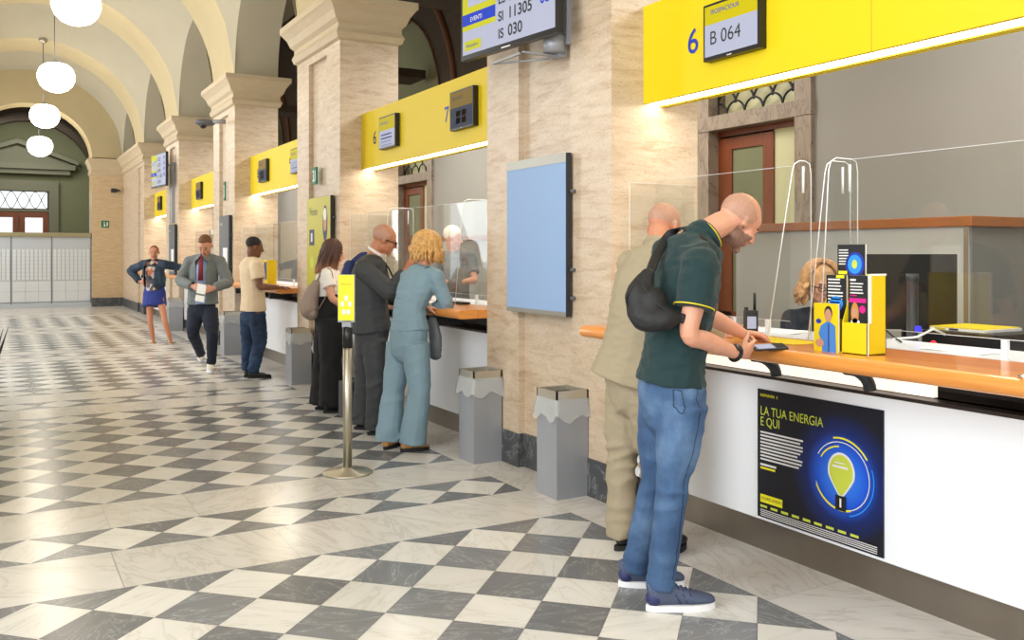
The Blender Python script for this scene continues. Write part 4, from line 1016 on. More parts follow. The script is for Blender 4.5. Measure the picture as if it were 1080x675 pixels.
def paint(me, O, R, s, rules):
    Ri = R.transposed()
    for p in me.polygons:
        c = (Ri @ (Vector(p.center)-O))/s
        if c.length > .2: continue
        for mi, t in rules:
            if t(c): p.material_index = mi; break
FACE = [(1, lambda c: c.y > .06 and abs(abs(c.x)-.029) < .011 and abs(c.z-.003) < .0042),
        (2, lambda c: c.y > .05 and .012 < abs(c.x) < .045 and abs(c.z-.027+.1*abs(abs(c.x)-.028)) < .0045),
        (3, lambda c: c.y > .078 and abs(c.x) < .021 and -.066 < c.z < -.046)]
def nz(c, k=30): return noise.noise(Vector(c)*k)
mat('eye_dark', (52, 40, 34), .3); mat('lip', (176, 104, 94), .5)
def shoe(t, heel, toe, up, sole, h_=.1, L=.29, wid=.047, name='shoe', lift=0, pitch=0, laces=None):
    d = (toe-heel); d.z = 0; d.normalize(); l = Vector((-d.y, d.x, 0)); P = lambda a, z: heel+d*a*L+Vector((0, 0, z+lift+pitch*(1-a)*L))
    m = MB(); prof = [(.04, h_*.5, .026), (.12, h_*.56, .034), (.28, h_*.5, .036), (.45, h_*.40, .039), (.65, h_*.29, .045), (.82, h_*.24, .043), (.93, h_*.19, .033), (.98, h_*.12, .018)]
    m.tube([P(a, .018+r) for a, r, w_ in prof], [(r, w_*wid/.047) for a, r, w_ in prof], 16, ref=(0, 0, 1))
    o = link(name, remesh(m, .006, 2), up, t)
    m = MB(); n = 28; pts = []
    for k in range(n):
        a = 2*PI*k/n; u = .5+.5*math.cos(a); wv = (.036 if u < .4 else .036+.011*math.sin(min(1, (u-.4)/.6)*PI*.8))*wid/.047
        pts.append(P(u, .0)+l*wv*math.sin(a)*1.08)
    m.prism(pts, (0, 0, .026)); m.build('sole', sole, o)
    if laces:
        m = MB()
        for q in range(4):
            a = .42+.07*q; z = .018+2*h_*(.40-.11*(a-.45)/.2)+.004; m.tube([P(a, z-.014)+l*.026, P(a+.015, z)+l*.0, P(a+.03, z-.014)-l*.026], .003, 6)
        m.build('laces', laces, o)
    return o
def person(lab, J, sk, fem=False, vox=.007, s=1.0, paints=(), arms=True, group=None, hands=(), loc=None, faceR=True, build=1.0, mats=None, legs=True, bare=False):
    """continuous body: torso, limbs, neck, head and hands in one skin"""
    t = thing('person', loc if loc is not None else Vector((J['pelvis'].x, J['pelvis'].y, 0)), lab, 'person', group)
    R = frame(J['F'], J['U']); O = J['head']; m = MB(); ax = (J['shR']-J['shL']).normalized(); J['ax'] = ax; b = build
    limb(m, [J['pelvis'], J['waist'], J['chest'], J['neck']], [(.12*b, .085*b), (.105*b, .08*b), (.13*b, .085*b), (.045, .045)], ax)
    nk = .047 if fem else .057
    limb(m, [J['neck']-(O-J['neck'])*.1, J['neck'], J['neck'].lerp(O, .55)+R@Vector((0, -.02, 0)), O+R@Vector((0, -.018, -.01))], [nk*1.0, nk*1.0, nk, nk])
    limb(m, [J['shL'], J['neck'].lerp((J['shL']+J['shR'])/2, .6), J['shR']], [.042*b, .042*b, .042*b])
    for q in 'LR':
        limb(m, [J['sh'+q], J['sh'+q].lerp(J['el'+q], .5), J['el'+q], J['el'+q].lerp(J['wr'+q], .35), J['wr'+q]], [.05*b, .044*b, .037*b, .039*b, .026*b])
        if legs: limb(m, [J['hip'+q], J['hip'+q].lerp(J['kn'+q], .5), J['kn'+q], J['kn'+q].lerp(J['an'+q], .35), J['an'+q]], [.062*b if not bare else .075*b, .06*b, .046*b, .047*b, .033*b])
    for h in hands: hand(m, *h)
    add_head(m, O, R, s, fem)
    me = remesh(m, vox, 3); paint(me, O, R, s, list(FACE)+list(paints))
    o = link('body', me, mats or [sk, 'eye_dark', 'brow_brown', 'lip', 'stubble'], t)
    return t, R
def top(t, J, mt, hw=.165, hd=.12, sl=1.0, slr=(.062, .055, .05), hem=None, hemr=(.17, .125), chestr=(.19, .13), vox=.008, amp=.004, name='shirt', seed=1, neckr=.075, shr=.068, s=(9, 9, 20), label=None, waistr=None, nup=0):
    m = MB(); ax = J['ax']; hem = hem or J['pelvis']
    if nup: n_ = (J['head']-J['neck']).normalized(); limb(m, [J['chest'].lerp(J['neck'], .7), J['neck'], J['neck']+n_*nup], [(.09, .085), (.078, .078), (.068, .068)], ax, cap=False)
    limb(m, [hem, J['waist'], J['chest'], J['chest'].lerp(J['neck'], .7), J['neck']], [hemr, waistr or (hw, hd), chestr, (chestr[0]*.75, chestr[1]*.82), (neckr, neckr)], ax, cap=False)
    limb(m, [J['shL'], J['neck'].lerp((J['shL']+J['shR'])/2, .62), J['shR']], [shr, shr*1.12, shr])
    for q in 'LR':
        if sl <= 1: end = J['sh'+q].lerp(J['el'+q], sl); P = [J['sh'+q], J['sh'+q].lerp(J['el'+q], sl*.5), end]; limb(m, P, [slr[0], (slr[0]+slr[1])/2, slr[1]], cap=False)
        else: limb(m, [J['sh'+q], J['sh'+q].lerp(J['el'+q], .5), J['el'+q], J['el'+q].lerp(J['wr'+q], .5), J['el'+q].lerp(J['wr'+q], .97)], [slr[0], (slr[0]+slr[1])/2, slr[1], (slr[1]+slr[2])/2, slr[2]], cap=False)
        m.ball(J['sh'+q], slr[0]*1.02)
    me = remesh(m, vox, 4)
    wrinkle(me, amp, s, seed, [(J['elL'], .16, 1.4), (J['elR'], .16, 1.4), (J['waist'], .22, .7), (J['shL'], .15, .6), (J['shR'], .15, .6)])
    return tag(link(name, me, mt, t), label)
def trousers(t, J, mt, r=(.095, .085, .066, .06, .06), vox=.008, amp=.004, pel=(.165, .12), seed=3, name='trousers', topz=.06, s=(7, 7, 13), label=None, cuff=1.0):
    m = MB(); ax = (J['hipR']-J['hipL']).normalized(); up = (J['waist']-J['pelvis']).normalized()
    limb(m, [J['pelvis']+up*topz, J['pelvis'], (J['hipL']+J['hipR'])/2-up*.03], [(pel[0]*.92, pel[1]*.92), pel, (pel[0]*.95, pel[1]*.95)], ax)
    for q in 'LR':
        h, k, a = J['hip'+q], J['kn'+q], J['an'+q]
        e = a.lerp(k, -.06+.12*(1-cuff))
        limb(m, [h, h.lerp(k, .5), k, k.lerp(a, .45), e], [r[0], r[1], r[2], r[3], r[4]], cap=False)
    me = remesh(m, vox, 4); wrinkle(me, amp, s, seed, [(J['knL'], .2, 1.2), (J['knR'], .2, 1.2), (J['anL'], .2, 1.6), (J['anR'], .2, 1.6), (J['pelvis'], .25, .5)])
    return tag(link(name, me, mt, t), label)
def ring(c, n, r, th, name, mt, t, sq=(1, 1), ref=None):
    n = n.normalized(); a = (Vector(ref)-n*n.dot(Vector(ref))).normalized() if ref is not None else n.orthogonal().normalized(); b = n.cross(a); m = MB()
    m.tube([c+a*r*sq[0]*math.cos(2*PI*k/24)+b*r*sq[1]*math.sin(2*PI*k/24) for k in range(24)], th, 8, closed_ring=True); return m.build(name, mt, t)
def locks(t, O, R, mt, n, L, s=1.0, curl=0, seed=1, gap=40, thick=.013, puff=1.06, down=None, name='hair', part=0, wave=.012, tipin=.0, bangs=False, fringe=.0):
    r_ = random.Random(seed); m = MB(); dn = down or Vector((0, 0, -1))
    for j in range(n):
        az = r_.uniform(gap, 360-gap) if r_.random() < .88 else r_.choice((1, -1))*r_.uniform(gap*.8, gap*1.2)
        a = math.radians(az); p = []; pf = puff*r_.uniform(.97, 1.10); st = r_.uniform(0, 35)
        for k in range(6):
            ph = math.radians(st+(100-st)*k/5.0); rad = Vector((math.sin(ph)*math.sin(a+math.radians(part)*(1-k/5)), math.sin(ph)*math.cos(a), math.cos(ph)))
            p.append(O+R@(Vector((rad.x*.079*pf, rad.y*.099*pf-.014, .036+rad.z*.09*pf))*s))
        ln = L*r_.uniform(.8, 1.05); ws = r_.uniform(0, 6); out = (p[-1]-O); out.z = 0; out.normalize()
        for k in range(1, 6):
            f = k/5.0; off = out*(math.sin(f*4.2+ws)*wave-tipin*f*f)
            if curl: off += Vector((math.sin(f*11+ws), math.cos(f*9+ws), 0))*curl+out*curl*1.6*f
            p.append(p[5]+dn*ln*f+off)
        th = thick*r_.uniform(.75, 1.2)*s
        m.tube(*path(p, [(th*.7, th*.7)]+[(th, th*.8)]*7+[(th*.9, th*.7), (th*.7, th*.5), (th*.2, th*.2)], 3), 8)
    m.ball(O+R@(Vector((0, -.016, .042))*s), [.079*s, .097*s, .088*s], R, 20)
    return m.build(name, mt, t)
def cap_hair(t, O, R, mt, s=1.0, vox=.006, c=((0, -.022, .05), (.08, .095, .082)), extra=(), amp=.003, name='hair'):
    m = MB(); m.ball(O+R@(Vector(c[0])*s), [q*s for q in c[1]], R, 20)
    for cc, rr in extra: m.ball(O+R@(Vector(cc)*s), [q*s for q in rr], R, 16)
    me = remesh(m, vox, 1); wrinkle(me, amp, (60, 60, 60)); return link(name, me, mt, t)

mat('skin_fair', (208, 150, 122), .5, noise_amt=.05, nscale=25, bump=.1, bscale=150)
mat('skin_tan', (194, 132, 100), .5, noise_amt=.05, nscale=25, bump=.1, bscale=150)
mat('skin_brown', (120, 76, 52), .5, noise_amt=.05, nscale=25)
mat('skin_warm', (178, 118, 84), .5, noise_amt=.05, nscale=25)
mat('brow_brown', (78, 54, 40), .7); mat('stubble', (132, 100, 84), .7, noise_amt=.2, nscale=120); mat('scalp_stubble', (176, 134, 112), .6, noise_amt=.12, nscale=160)
mat('polo_green', (8, 44, 46), .85, noise_amt=.08, nscale=300, bump=.15, bscale=500, sheen=.1); mat('trim_yellow', (214, 196, 40), .7)
def jeans(name, base, light, dark):
    m, nt, b = nodes(name); g = nt.nodes.new('ShaderNodeNewGeometry')
    n = nt.nodes.new('ShaderNodeTexNoise'); n.inputs['Scale'].default_value = 5; n.inputs['Detail'].default_value = 4; nt.links.new(g.outputs['Position'], n.inputs[0])
    r = ramp(nt, n.outputs[0], [(.3, dark), (.5, base), (.72, light)])
    n2 = nt.nodes.new('ShaderNodeTexNoise'); n2.inputs['Scale'].default_value = 260; nt.links.new(g.outputs['Position'], n2.inputs[0])
    mx = nt.nodes.new('ShaderNodeMix'); mx.data_type = 'RGBA'; mx.blend_type = 'OVERLAY'; mx.inputs[0].default_value = .35; nt.links.new(r.outputs[0], mx.inputs[6]); nt.links.new(n2.outputs[0], mx.inputs[7])
    nt.links.new(mx.outputs[2], b.inputs['Base Color']); b.inputs['Roughness'].default_value = .85
jeans('denim_blue', (62, 90, 126), (98, 126, 158), (42, 68, 104)); jeans('denim_dark', (30, 52, 82), (52, 78, 110), (20, 36, 60)); jeans('denim_jacket', (40, 56, 74), (66, 84, 104), (26, 38, 54))
mat('beige_suit', (158, 146, 120), .85, noise_amt=.05, nscale=200, bump=.1, bscale=400); mat('khaki', (156, 143, 118), .85, noise_amt=.05, nscale=60, bump=.1, bscale=300)
mat('powder_blue', (122, 148, 160), .8, noise_amt=.04, nscale=200, bump=.1, bscale=400); mat('charcoal', (58, 60, 62), .8, noise_amt=.08, nscale=250, bump=.1, bscale=400)
mat('white_cloth', (232, 226, 220), .8); mat('black_cloth', (20, 20, 22), .9); mat('cream_cloth', (226, 204, 172), .85, bump=.1, bscale=300)
mat('grey_jacket', (118, 124, 124), .85, noise_amt=.1, nscale=120, bump=.15, bscale=300); mat('light_shirt', (150, 174, 214), .8); mat('tie_red', (130, 30, 40), .6); mat('navy_cloth', (30, 36, 52), .85)
mat('skirt_blue', (34, 50, 128), .8); mat('shoe_navy', (70, 80, 104), .7, noise_amt=.1, nscale=80); mat('shoe_heel', (40, 46, 92), .6); mat('sole_white', (232, 232, 232), .5); mat('shoe_black', (22, 22, 24), .45); mat('shoe_white', (228, 222, 206), .6)
mat('sole_black', (24, 24, 24), .7); mat('shoe_tan', (180, 130, 76), .5); mat('taupe', (150, 132, 120), .8, bump=.2, bscale=60); mat('bag_black', (18, 18, 20), .65, bump=.2, bscale=90); mat('bag_grey', (100, 104, 108), .7)
mat('hair_blonde', (206, 160, 96), .5, noise_amt=.25, nscale=40); mat('hair_brown', (84, 54, 38), .5, noise_amt=.2, nscale=40); mat('hair_dark', (26, 22, 20), .7); mat('hair_short', (112, 76, 46), .7, noise_amt=.2, nscale=80); mat('hair_curly', (184, 138, 92), .55, noise_amt=.3, nscale=40); mat('hair_white', (214, 208, 196), .6)
mat('bag_navy', (34, 46, 96), .7); mat('hair_red', (132, 72, 52), .7, noise_amt=.2, nscale=80)
m_, nt, b = nodes('hair_ombre')
g = nt.nodes.new('ShaderNodeNewGeometry'); sp = nt.nodes.new('ShaderNodeSeparateXYZ'); nt.links.new(g.outputs['Position'], sp.inputs[0])
mr = nt.nodes.new('ShaderNodeMapRange'); mr.inputs[1].default_value = 1.22; mr.inputs[2].default_value = 1.56; nt.links.new(sp.outputs[2], mr.inputs[0])
r = ramp(nt, mr.outputs[0], [(0, (190, 140, 90)), (.35, (150, 102, 66)), (.65, (78, 48, 36))]); nt.links.new(r.outputs[0], b.inputs['Base Color']); b.inputs['Roughness'].default_value = .5
m_, nt, b = nodes('floral_print')
g = nt.nodes.new('ShaderNodeNewGeometry'); v = nt.nodes.new('ShaderNodeTexVoronoi'); v.inputs['Scale'].default_value = 16; nt.links.new(g.outputs['Position'], v.inputs[0])
sp = nt.nodes.new('ShaderNodeSeparateColor'); nt.links.new(v.outputs['Color'], sp.inputs[0])
r = ramp(nt, sp.outputs[0], [(0, (30, 30, 36)), (.45, (60, 60, 70)), (.62, (170, 92, 60)), (.8, (180, 170, 160)), (1, (40, 40, 46))]); r.color_ramp.interpolation = 'CONSTANT'; nt.links.new(r.outputs[0], b.inputs['Base Color'])

def beard(c): return c.z < -.022+.012*nz(c) and c.y > -.02 and not (c.z > -.04 and c.y > .085 and abs(c.x) < .02) and c.length < .14 and (abs(c.x) > .028 or c.z < -.036)
def buzz(c): return c.z > .0 and c.y < .035+.02*nz(c, 20) and c.z < .1 and c.z+c.y*.7 < .072 and c.length > .07
def mouthc(c): return False

# ---- 1 the man in the green polo shirt
J = dict(pelvis=W(708, 408, 3.86), waist=W(711, 370, 3.86), chest=W(722, 305, 3.88), neck=W(738, 250, 3.93), head=W(778, 234, 3.98), F=DV(.72, .3, -.62), U=DV(.62, .05, .78),
         shR=W(739, 282, 3.72), shL=W(706, 268, 4.03), elR=W(727, 352, 3.67), wrR=W(777, 373, 3.85), elL=W(742, 330, 4.14), wrL=W(783, 352, 4.24),
         hipR=W(721, 425, 3.78), hipL=W(698, 425, 3.95), knR=W(710, 508, 3.78), anR=W(697, 612, 3.83), knL=W(692, 500, 3.98), anL=W(671, 594, 4.06))
t, R = person('bald bearded man in dark green polo shirt and blue jeans leaning on the nearest counter', J, 'skin_fair', vox=.005, build=1.04, s=1.02,
              hands=[(J['wrR'], DV(.80, .55, .12), DV(-.1, .65, .3), 1, .75), (J['wrL'], DV(.75, .5, -.12), DV(-.1, -.4, -.8), -1, .5)],
              paints=[(4, beard), (5, buzz)], mats=['skin_fair', 'eye_dark', 'brow_brown', 'lip', 'stubble', 'scalp_stubble'])
green_man = t
top(t, J, 'polo_green', hw=.165, hd=.125, sl=.62, slr=(.078, .082, 0), hem=W(707, 403, 3.86), hemr=(.178, .145), chestr=(.175, .14), vox=.007, amp=.006, name='polo_shirt', neckr=.07, shr=.075, nup=.04)
nd = (J['head']-J['neck']).normalized()
for k, (mt, o_, rr) in enumerate((('polo_green', .028, .071), ('trim_yellow', .044, .069), ('polo_green', .05, .067))): ring(J['neck']+nd*o_+DV(.1, 0, -.05)*.01, nd+DV(.25, 0, .35)*.6, rr, .012 if k == 0 else .004, 'collar' if k != 1 else 'collar_stripe', mt, t)
for q in 'RL':
    e = J['sh'+q].lerp(J['el'+q], .60); ring(e, J['el'+q]-J['sh'+q], .083, .003, 'sleeve_stripe', 'trim_yellow', t)
jn = trousers(t, J, 'denim_blue', r=(.105, .096, .070, .063, .060), vox=.006, amp=.004, pel=(.17, .135), name='jeans', topz=.05)

shoe(t, FL(681, 644), FL(752, 640), 'shoe_navy', 'sole_white', L=.305, laces='shoe_heel', name='sneaker'); shoe(t, FL(652, 618), FL(712, 617), 'shoe_navy', 'sole_white', L=.305, laces='shoe_heel', name='sneaker')
for hx, hy_ in ((FL(681, 644), FL(752, 640)), (FL(652, 618), FL(712, 617))):
    d = (hy_-hx).normalized(); m = MB(); Q = Matrix((d, Vector((-d.y, d.x, 0)), Vector((0, 0, 1)))).transposed()
    m.ball(hx+d*.035+Vector((0, 0, .052)), (.034, .037, .034), Q, 14); m.build('heel_cap', 'shoe_heel', t)
    m = MB()
    for q in range(3): m.tube([hx+d*(.14+.03*q)+Vector((0, 0, .034))+d.cross(Vector((0, 0, 1)))*.0395, hx+d*(.12+.03*q)+Vector((0, 0, .075))+d.cross(Vector((0, 0, 1)))*.036], .003, 5)
    m.build('side_stripe', 'shoe_heel', t)
d = (J['wrR']-J['elR']).normalized(); wo = ring(J['wrR']-d*.01, d, .031, .009, 'wristwatch', 'matte_black', t)
wf = MB(); wf.ball(J['wrR']-d*.01+DV(.2, -.6, .7)*.035, (.02, .02, .008), frame(d, DV(.2, -.6, .7)), 12); wf.build('watch_face', 'black_plastic', wo)
# sling bag on his back
t = thing('sling_bag', W(686, 318, 3.72), 'black sling bag worn across the back of the man in the green polo', 'bag')
m = MB(); P = [W(684, 288, 3.745), W(675, 312, 3.72), W(683, 332, 3.685), W(700, 336, 3.655), W(714, 334, 3.655)]
limb(m, P, [(.03, .02), (.062, .045), (.075, .052), (.055, .045), (.03, .022)], ref=DV(.9, 0, .4))
m.ball(W(689, 318, 3.70), .06); me = remesh(m, .006, 5); wrinkle(me, .003, (14, 14, 14), 5); link('pouch', me, 'bag_black', t)
m = MB(); m.tube(*path([W(742, 255, 3.80), W(722, 240, 3.93), W(704, 250, 3.97), W(693, 268, 3.87), W(686, 286, 3.76)], [(.022, .005)]*5), 8, ref=DV(.9, 0, .2)); m.build('strap', 'bag_black', t); m = MB(); m.tube(*path([W(713, 334, 3.65), W(726, 338, 3.655), W(742, 345, 3.72)], [(.02, .005)]*3), 8, ref=(0, 0, 1)); m.build('strap', 'bag_black', t)
MB().tube([W(668, 303, 3.70), W(660, 314, 3.70), W(664, 326, 3.69)], .004, 6).build('zip_pull', 'matte_black', t)
m = MB(); m.tube([W(677, 300, 3.675), W(690, 318, 3.645), W(706, 330, 3.62)], .0025, 6); m.build('zip', 'dark_plastic', t)
# the phone in his hand
t = thing('mobile_phone', W(812, 368, 3.95), 'black mobile phone in the right hand of the man in the polo shirt', 'phone')
m = MB(); m.box(-.037, .037, -.075, .075, -.0045, .0045, .003)
Q = frame(DV(.9, .1, .04), DV(-.05, -.2, .95)); c = W(811, 366, 3.965)
for v in m.bm.verts: v.co = Q @ v.co + c
m.build('phone_body', 'black_plastic', t); m = MB(); m.box(-.03, .03, -.06, .02, .0045, .0052)
for v in m.bm.verts: v.co = Q @ v.co + c
m.build('lit_screen', 'screen_white', t)

def drape(o, pts, off=.002, n=6):
    out = []
    P, _ = path(pts, [1]*len(pts), n)
    for v in P:
        ok, c, nn, i = o.closest_point_on_mesh(v)
        out.append(c+nn*off)
    return out
bp = [W(704, 411, 3.62), W(727, 413, 3.60), W(728, 431, 3.60), W(716, 441, 3.60), W(705, 433, 3.60)]
m = MB()
for a_, b_ in zip(bp, bp[1:]+bp[:1]): m.tube(drape(jn, [a_, b_], .0015, 8), .0022, 5)
m.build('back_pocket', 'denim_dark', jn)
m = MB(); m.tube(drape(jn, [W(739, 410, 3.7), W(736, 450, 3.7), W(722, 505, 3.72), W(716, 560, 3.76), W(710, 612, 3.78)], .001, 10), .002, 5); m.build('side_seam', 'denim_dark', jn)
# ---- 2 the man in the beige suit
J = dict(pelvis=W(668, 398, 4.6), waist=W(670, 362, 4.6), chest=W(681, 305, 4.6), neck=W(694, 262, 4.62), head=W(700, 240, 4.68), F=DV(.62, .6, -.45), U=DV(.3, .35, .9),
         shR=W(712, 284, 4.42), shL=W(667, 280, 4.72), elR=W(722, 340, 4.42), wrR=W(757, 357, 4.5), elL=W(700, 335, 4.82), wrL=W(755, 342, 4.72),
         hipR=W(681, 412, 4.5), hipL=W(660, 412, 4.66), knR=W(690, 486, 4.52), anR=W(701, 565, 4.53), knL=W(656, 485, 4.62), anL=W(655, 562, 4.6))
t, R = person('bald man in a beige jacket and khaki trousers behind the man in the green polo', J, 'skin_tan', vox=.006, build=1.05, s=1.02,
              hands=[(J['wrL'], DV(.9, .2, .05), DV(0, 0, -1), -1, .5), (J['wrR'], DV(.8, .4, .1), DV(0, 0, -1), 1, .5)], paints=[(5, buzz)], mats=['skin_tan', 'eye_dark', 'brow_brown', 'lip', 'stubble', 'scalp_stubble'])
top(t, J, 'beige_suit', hw=.19, hd=.145, sl=2, slr=(.082, .072, .06), hem=W(658, 403, 4.6), hemr=(.215, .165), chestr=(.2, .15), vox=.009, amp=.005, name='jacket', neckr=.075, shr=.08, nup=.025)
trousers(t, J, 'khaki', r=(.105, .1, .08, .076, .074), vox=.009, amp=.007, pel=(.17, .13))
ring(J['neck']+(J['head']-J['neck'])*.12, J['head']-J['neck'], .066, .018, 'collar', 'beige_suit', t)
shoe(t, FL(648, 581), FL(676, 576), 'shoe_black', 'sole_black', L=.28); shoe(t, FL(698, 590), FL(712, 580), 'shoe_black', 'sole_black', L=.28)

# ---- 3 the blonde woman in powder blue
J = dict(pelvis=W(431, 352, 6.95), waist=W(432, 325, 6.97), chest=W(439, 303, 7.0), neck=W(447, 281, 7.05), head=W(451, 263, 7.1), F=DV(.62, .76, -.12), U=DV(.08, 0, 1),
         shR=W(460, 292, 6.92), shL=W(430, 293, 7.13), elR=W(471, 321, 6.97), wrR=W(458, 325, 7.14), elL=W(438, 322, 7.22), wrL=W(449, 325, 7.04),
         hipR=W(438, 362, 6.88), hipL=W(423, 362, 7.02), knR=W(442, 412, 6.88), anR=W(435, 464, 6.92), knL=W(415, 412, 7.02), anL=W(410, 462, 7.02))
t, R = person('blonde woman in a powder blue trouser suit leaning on the second counter', J, 'skin_tan', fem=True, vox=.006, build=.9, s=.95,
              hands=[(J['wrL'], DV(.9, -.1, .0), DV(0, 0, -1), -1, .4, .92), (J['wrR'], DV(-.5, .6, 0), DV(0, 0, -1), 1, .4, .92)])
top(t, J, 'powder_blue', hw=.135, hd=.115, sl=2, slr=(.062, .056, .048), hem=W(432, 350, 6.95), hemr=(.165, .145), chestr=(.165, .125), vox=.008, amp=.004, name='jacket', neckr=.06, shr=.062)
trousers(t, J, 'powder_blue', r=(.115, .1, .085, .095, .108), vox=.008, amp=.005, pel=(.16, .14), cuff=.9, s=(7, 7, 8))
locks(t, J['head'], R, 'hair_blonde', 170, .12, s=1.0, seed=4, gap=38, thick=.012, puff=1.14, wave=.024, tipin=.012, curl=.006)
for a, b_ in (((405, 475), (418, 470)), ((422, 477), (450, 474))): shoe(t, FL(*a), FL(*b_), 'shoe_tan', 'sole_black', L=.24, h_=.07, wid=.04, name='heeled_shoe')
t = thing('shoulder_bag', W(459, 360, 7.0), 'grey shoulder bag hanging in front of the blonde woman', 'bag')
m = MB(); limb(m, [W(456, 338, 7.1), W(459, 355, 7.08), W(459, 374, 7.08)], [(.035, .05), (.045, .07), (.045, .07)]); me = remesh(m, .008, 4); wrinkle(me, .004); link('bag_body', me, 'bag_grey', t)
MB().tube(*path([W(457, 338, 7.08), W(463, 300, 6.98), W(455, 283, 6.95), W(444, 287, 6.93), W(431, 303, 6.91), W(424, 320, 6.97)], [(.008, .003)]*6), 8).build('strap', 'bag_black', t)

# ---- 4 the man in the charcoal suit
J = dict(pelvis=W(392, 348, 7.5), waist=W(390, 325, 7.5), chest=W(389, 297, 7.5), neck=W(394, 270, 7.52), head=W(405, 253, 7.52), F=DV(.9, .25, -.36), U=DV(.3, 0, .95),
         shR=W(384, 284, 7.33), shL=W(398, 284, 7.7), elR=W(412, 308, 7.28), wrR=W(427, 287, 7.34), elL=W(408, 312, 7.76), wrL=W(432, 318, 7.8),
         hipR=W(395, 358, 7.42), hipL=W(388, 358, 7.6), knR=W(397, 406, 7.4), anR=W(395, 449, 7.45), knL=W(384, 404, 7.62), anL=W(381, 444, 7.62))
t, R = person('bald man with glasses in a charcoal suit, hand raised, beside the blonde woman', J, 'skin_warm', vox=.007, build=1.08, s=1.04,
              hands=[(J['wrR'], DV(.45, .1, .85), DV(.6, .5, -.1), 1, .5), (J['wrL'], DV(.9, .2, 0), DV(0, 0, -1), -1, .5)], paints=[(5, buzz)], mats=['skin_warm', 'eye_dark', 'brow_brown', 'lip', 'stubble', 'scalp_stubble'])
top(t, J, 'charcoal', hw=.175, hd=.15, sl=2, slr=(.082, .07, .056), hem=W(392, 350, 7.5), hemr=(.19, .17), chestr=(.185, .155), vox=.009, amp=.004, name='suit_jacket', neckr=.07, shr=.08)
ring(J['neck']+(J['head']-J['neck'])*.25, J['head']-J['neck'], .066, .014, 'shirt_collar', 'white_cloth', t)
m = MB(); c = J['neck']+DV(.8, -.1, -.35)*.08; m.tube([c, c+DV(.65, -.15, -.8)*.09, c+DV(.5, -.1, -.85)*.25], [(.012, .005), (.022, .006), (.03, .006)], 8, ref=DV(.3, -.9, 0)); m.build('tie', 'black_cloth', t)
trousers(t, J, 'charcoal', r=(.1, .095, .082, .078, .08), vox=.009, amp=.006, pel=(.17, .14))
O = J['head']; m = MB()
for q in (-1, 1):
    m.tube([O+R@Vector((q*.033+.022*math.cos(2*PI*k/12), .104, .003+.016*math.sin(2*PI*k/12))) for k in range(12)], .0035, 6, closed_ring=True); m.tube([O+R@Vector((q*.055, .1, .008)), O+R@Vector((q*.083, .0, .006))], .0035, 6)
m.build('glasses', 'matte_black', t)
shoe(t, FL(387, 459), FL(406, 458), 'shoe_black', 'sole_black', L=.29); shoe(t, FL(373, 453), FL(392, 452), 'shoe_black', 'sole_black', L=.29)
t = thing('suitcase', FL(367, 449), 'dark grey suitcase standing behind the sign post', 'suitcase')
c = FL(368, 444); m = MB(); m.box(c.x-.06, c.x+.10, c.y-.1, c.y+.12, .03, .36, .02); m.build('case_body', 'dark_plastic', t); m = MB(); m.tube([(c.x, c.y-.05, .35), (c.x, c.y-.05, .42), (c.x, c.y+.07, .42), (c.x, c.y+.07, .35)], .008, 6); m.build('case_handle', 'black_plastic', t)
m = MB()
for a in (-.08, .1):
    m.ball((c.x+.02, c.y+a, .02), .02)
m.build('case_wheel', 'matte_black', t)
t = thing('backpack', W(366, 290, 7.75), 'dark blue backpack on the far shoulder of the man in the charcoal suit', 'bag')
m = MB(); limb(m, [W(369, 280, 7.72), W(367, 300, 7.74), W(368, 330, 7.74)], [(.07, .05), (.11, .075), (.11, .07)], ref=DV(.2, .9, 0)); me = remesh(m, .009, 4); wrinkle(me, .004); link('bag_body', me, 'bag_navy', t)
MB().tube(*path([W(372, 276, 7.7), W(384, 268, 7.7), W(398, 276, 7.66), W(402, 295, 7.62)], [(.02, .005)]*4), 8).build('strap', 'bag_navy', t)

# ---- 5 the woman with the backpack
J = dict(pelvis=W(347, 330, 8.6), waist=W(347, 313, 8.6), chest=W(346, 298, 8.6), neck=W(347, 281, 8.6), head=W(352, 267, 8.6), F=DV(.93, .2, -.3), U=DV(.2, 0, 1),
         shR=W(345, 290, 8.46), shL=W(350, 290, 8.74), elR=W(350, 314, 8.4), wrR=W(364, 325, 8.46), elL=W(360, 312, 8.78), wrL=W(374, 314, 8.74),
         hipR=W(349, 336, 8.53), hipL=W(345, 336, 8.67), knR=W(349, 382, 8.53), anR=W(350, 426, 8.53), knL=W(342, 382, 8.69), anL=W(340, 424, 8.72))
t, R = person('young woman with long hair, white top and black trousers behind the yellow sign', J, 'skin_fair', fem=True, vox=.007, build=.9, s=.93,
              hands=[(J['wrR'], DV(.9, .2, .1), DV(0, 0, -1), 1, .5, .9), (J['wrL'], DV(.9, .1, .3), DV(0, 0, -1), -1, .5, .9)])
top(t, J, 'white_cloth', hw=.125, hd=.11, sl=.55, slr=(.062, .064, 0), hem=W(347, 320, 8.6), hemr=(.14, .12), chestr=(.14, .125), vox=.009, amp=.003, name='white_top', neckr=.055, shr=.058)
trousers(t, J, 'black_cloth', r=(.12, .115, .105, .115, .125), vox=.009, amp=.006, pel=(.16, .145), cuff=.75, topz=.1, s=(7, 7, 6))
locks(t, J['head'], R, 'hair_ombre', 120, .26, s=.93, seed=9, gap=52, thick=.013, puff=1.05, wave=.012, down=Vector(DV(-.28, 0, -1)))
shoe(t, FL(341, 436), FL(362, 434), 'shoe_black', 'sole_black', L=.25, wid=.04); shoe(t, FL(332, 432), FL(350, 431), 'shoe_black', 'sole_black', L=.25, wid=.04)
t = thing('backpack', W(326, 318, 8.5), 'taupe drawstring backpack worn by the woman in the white top', 'bag')
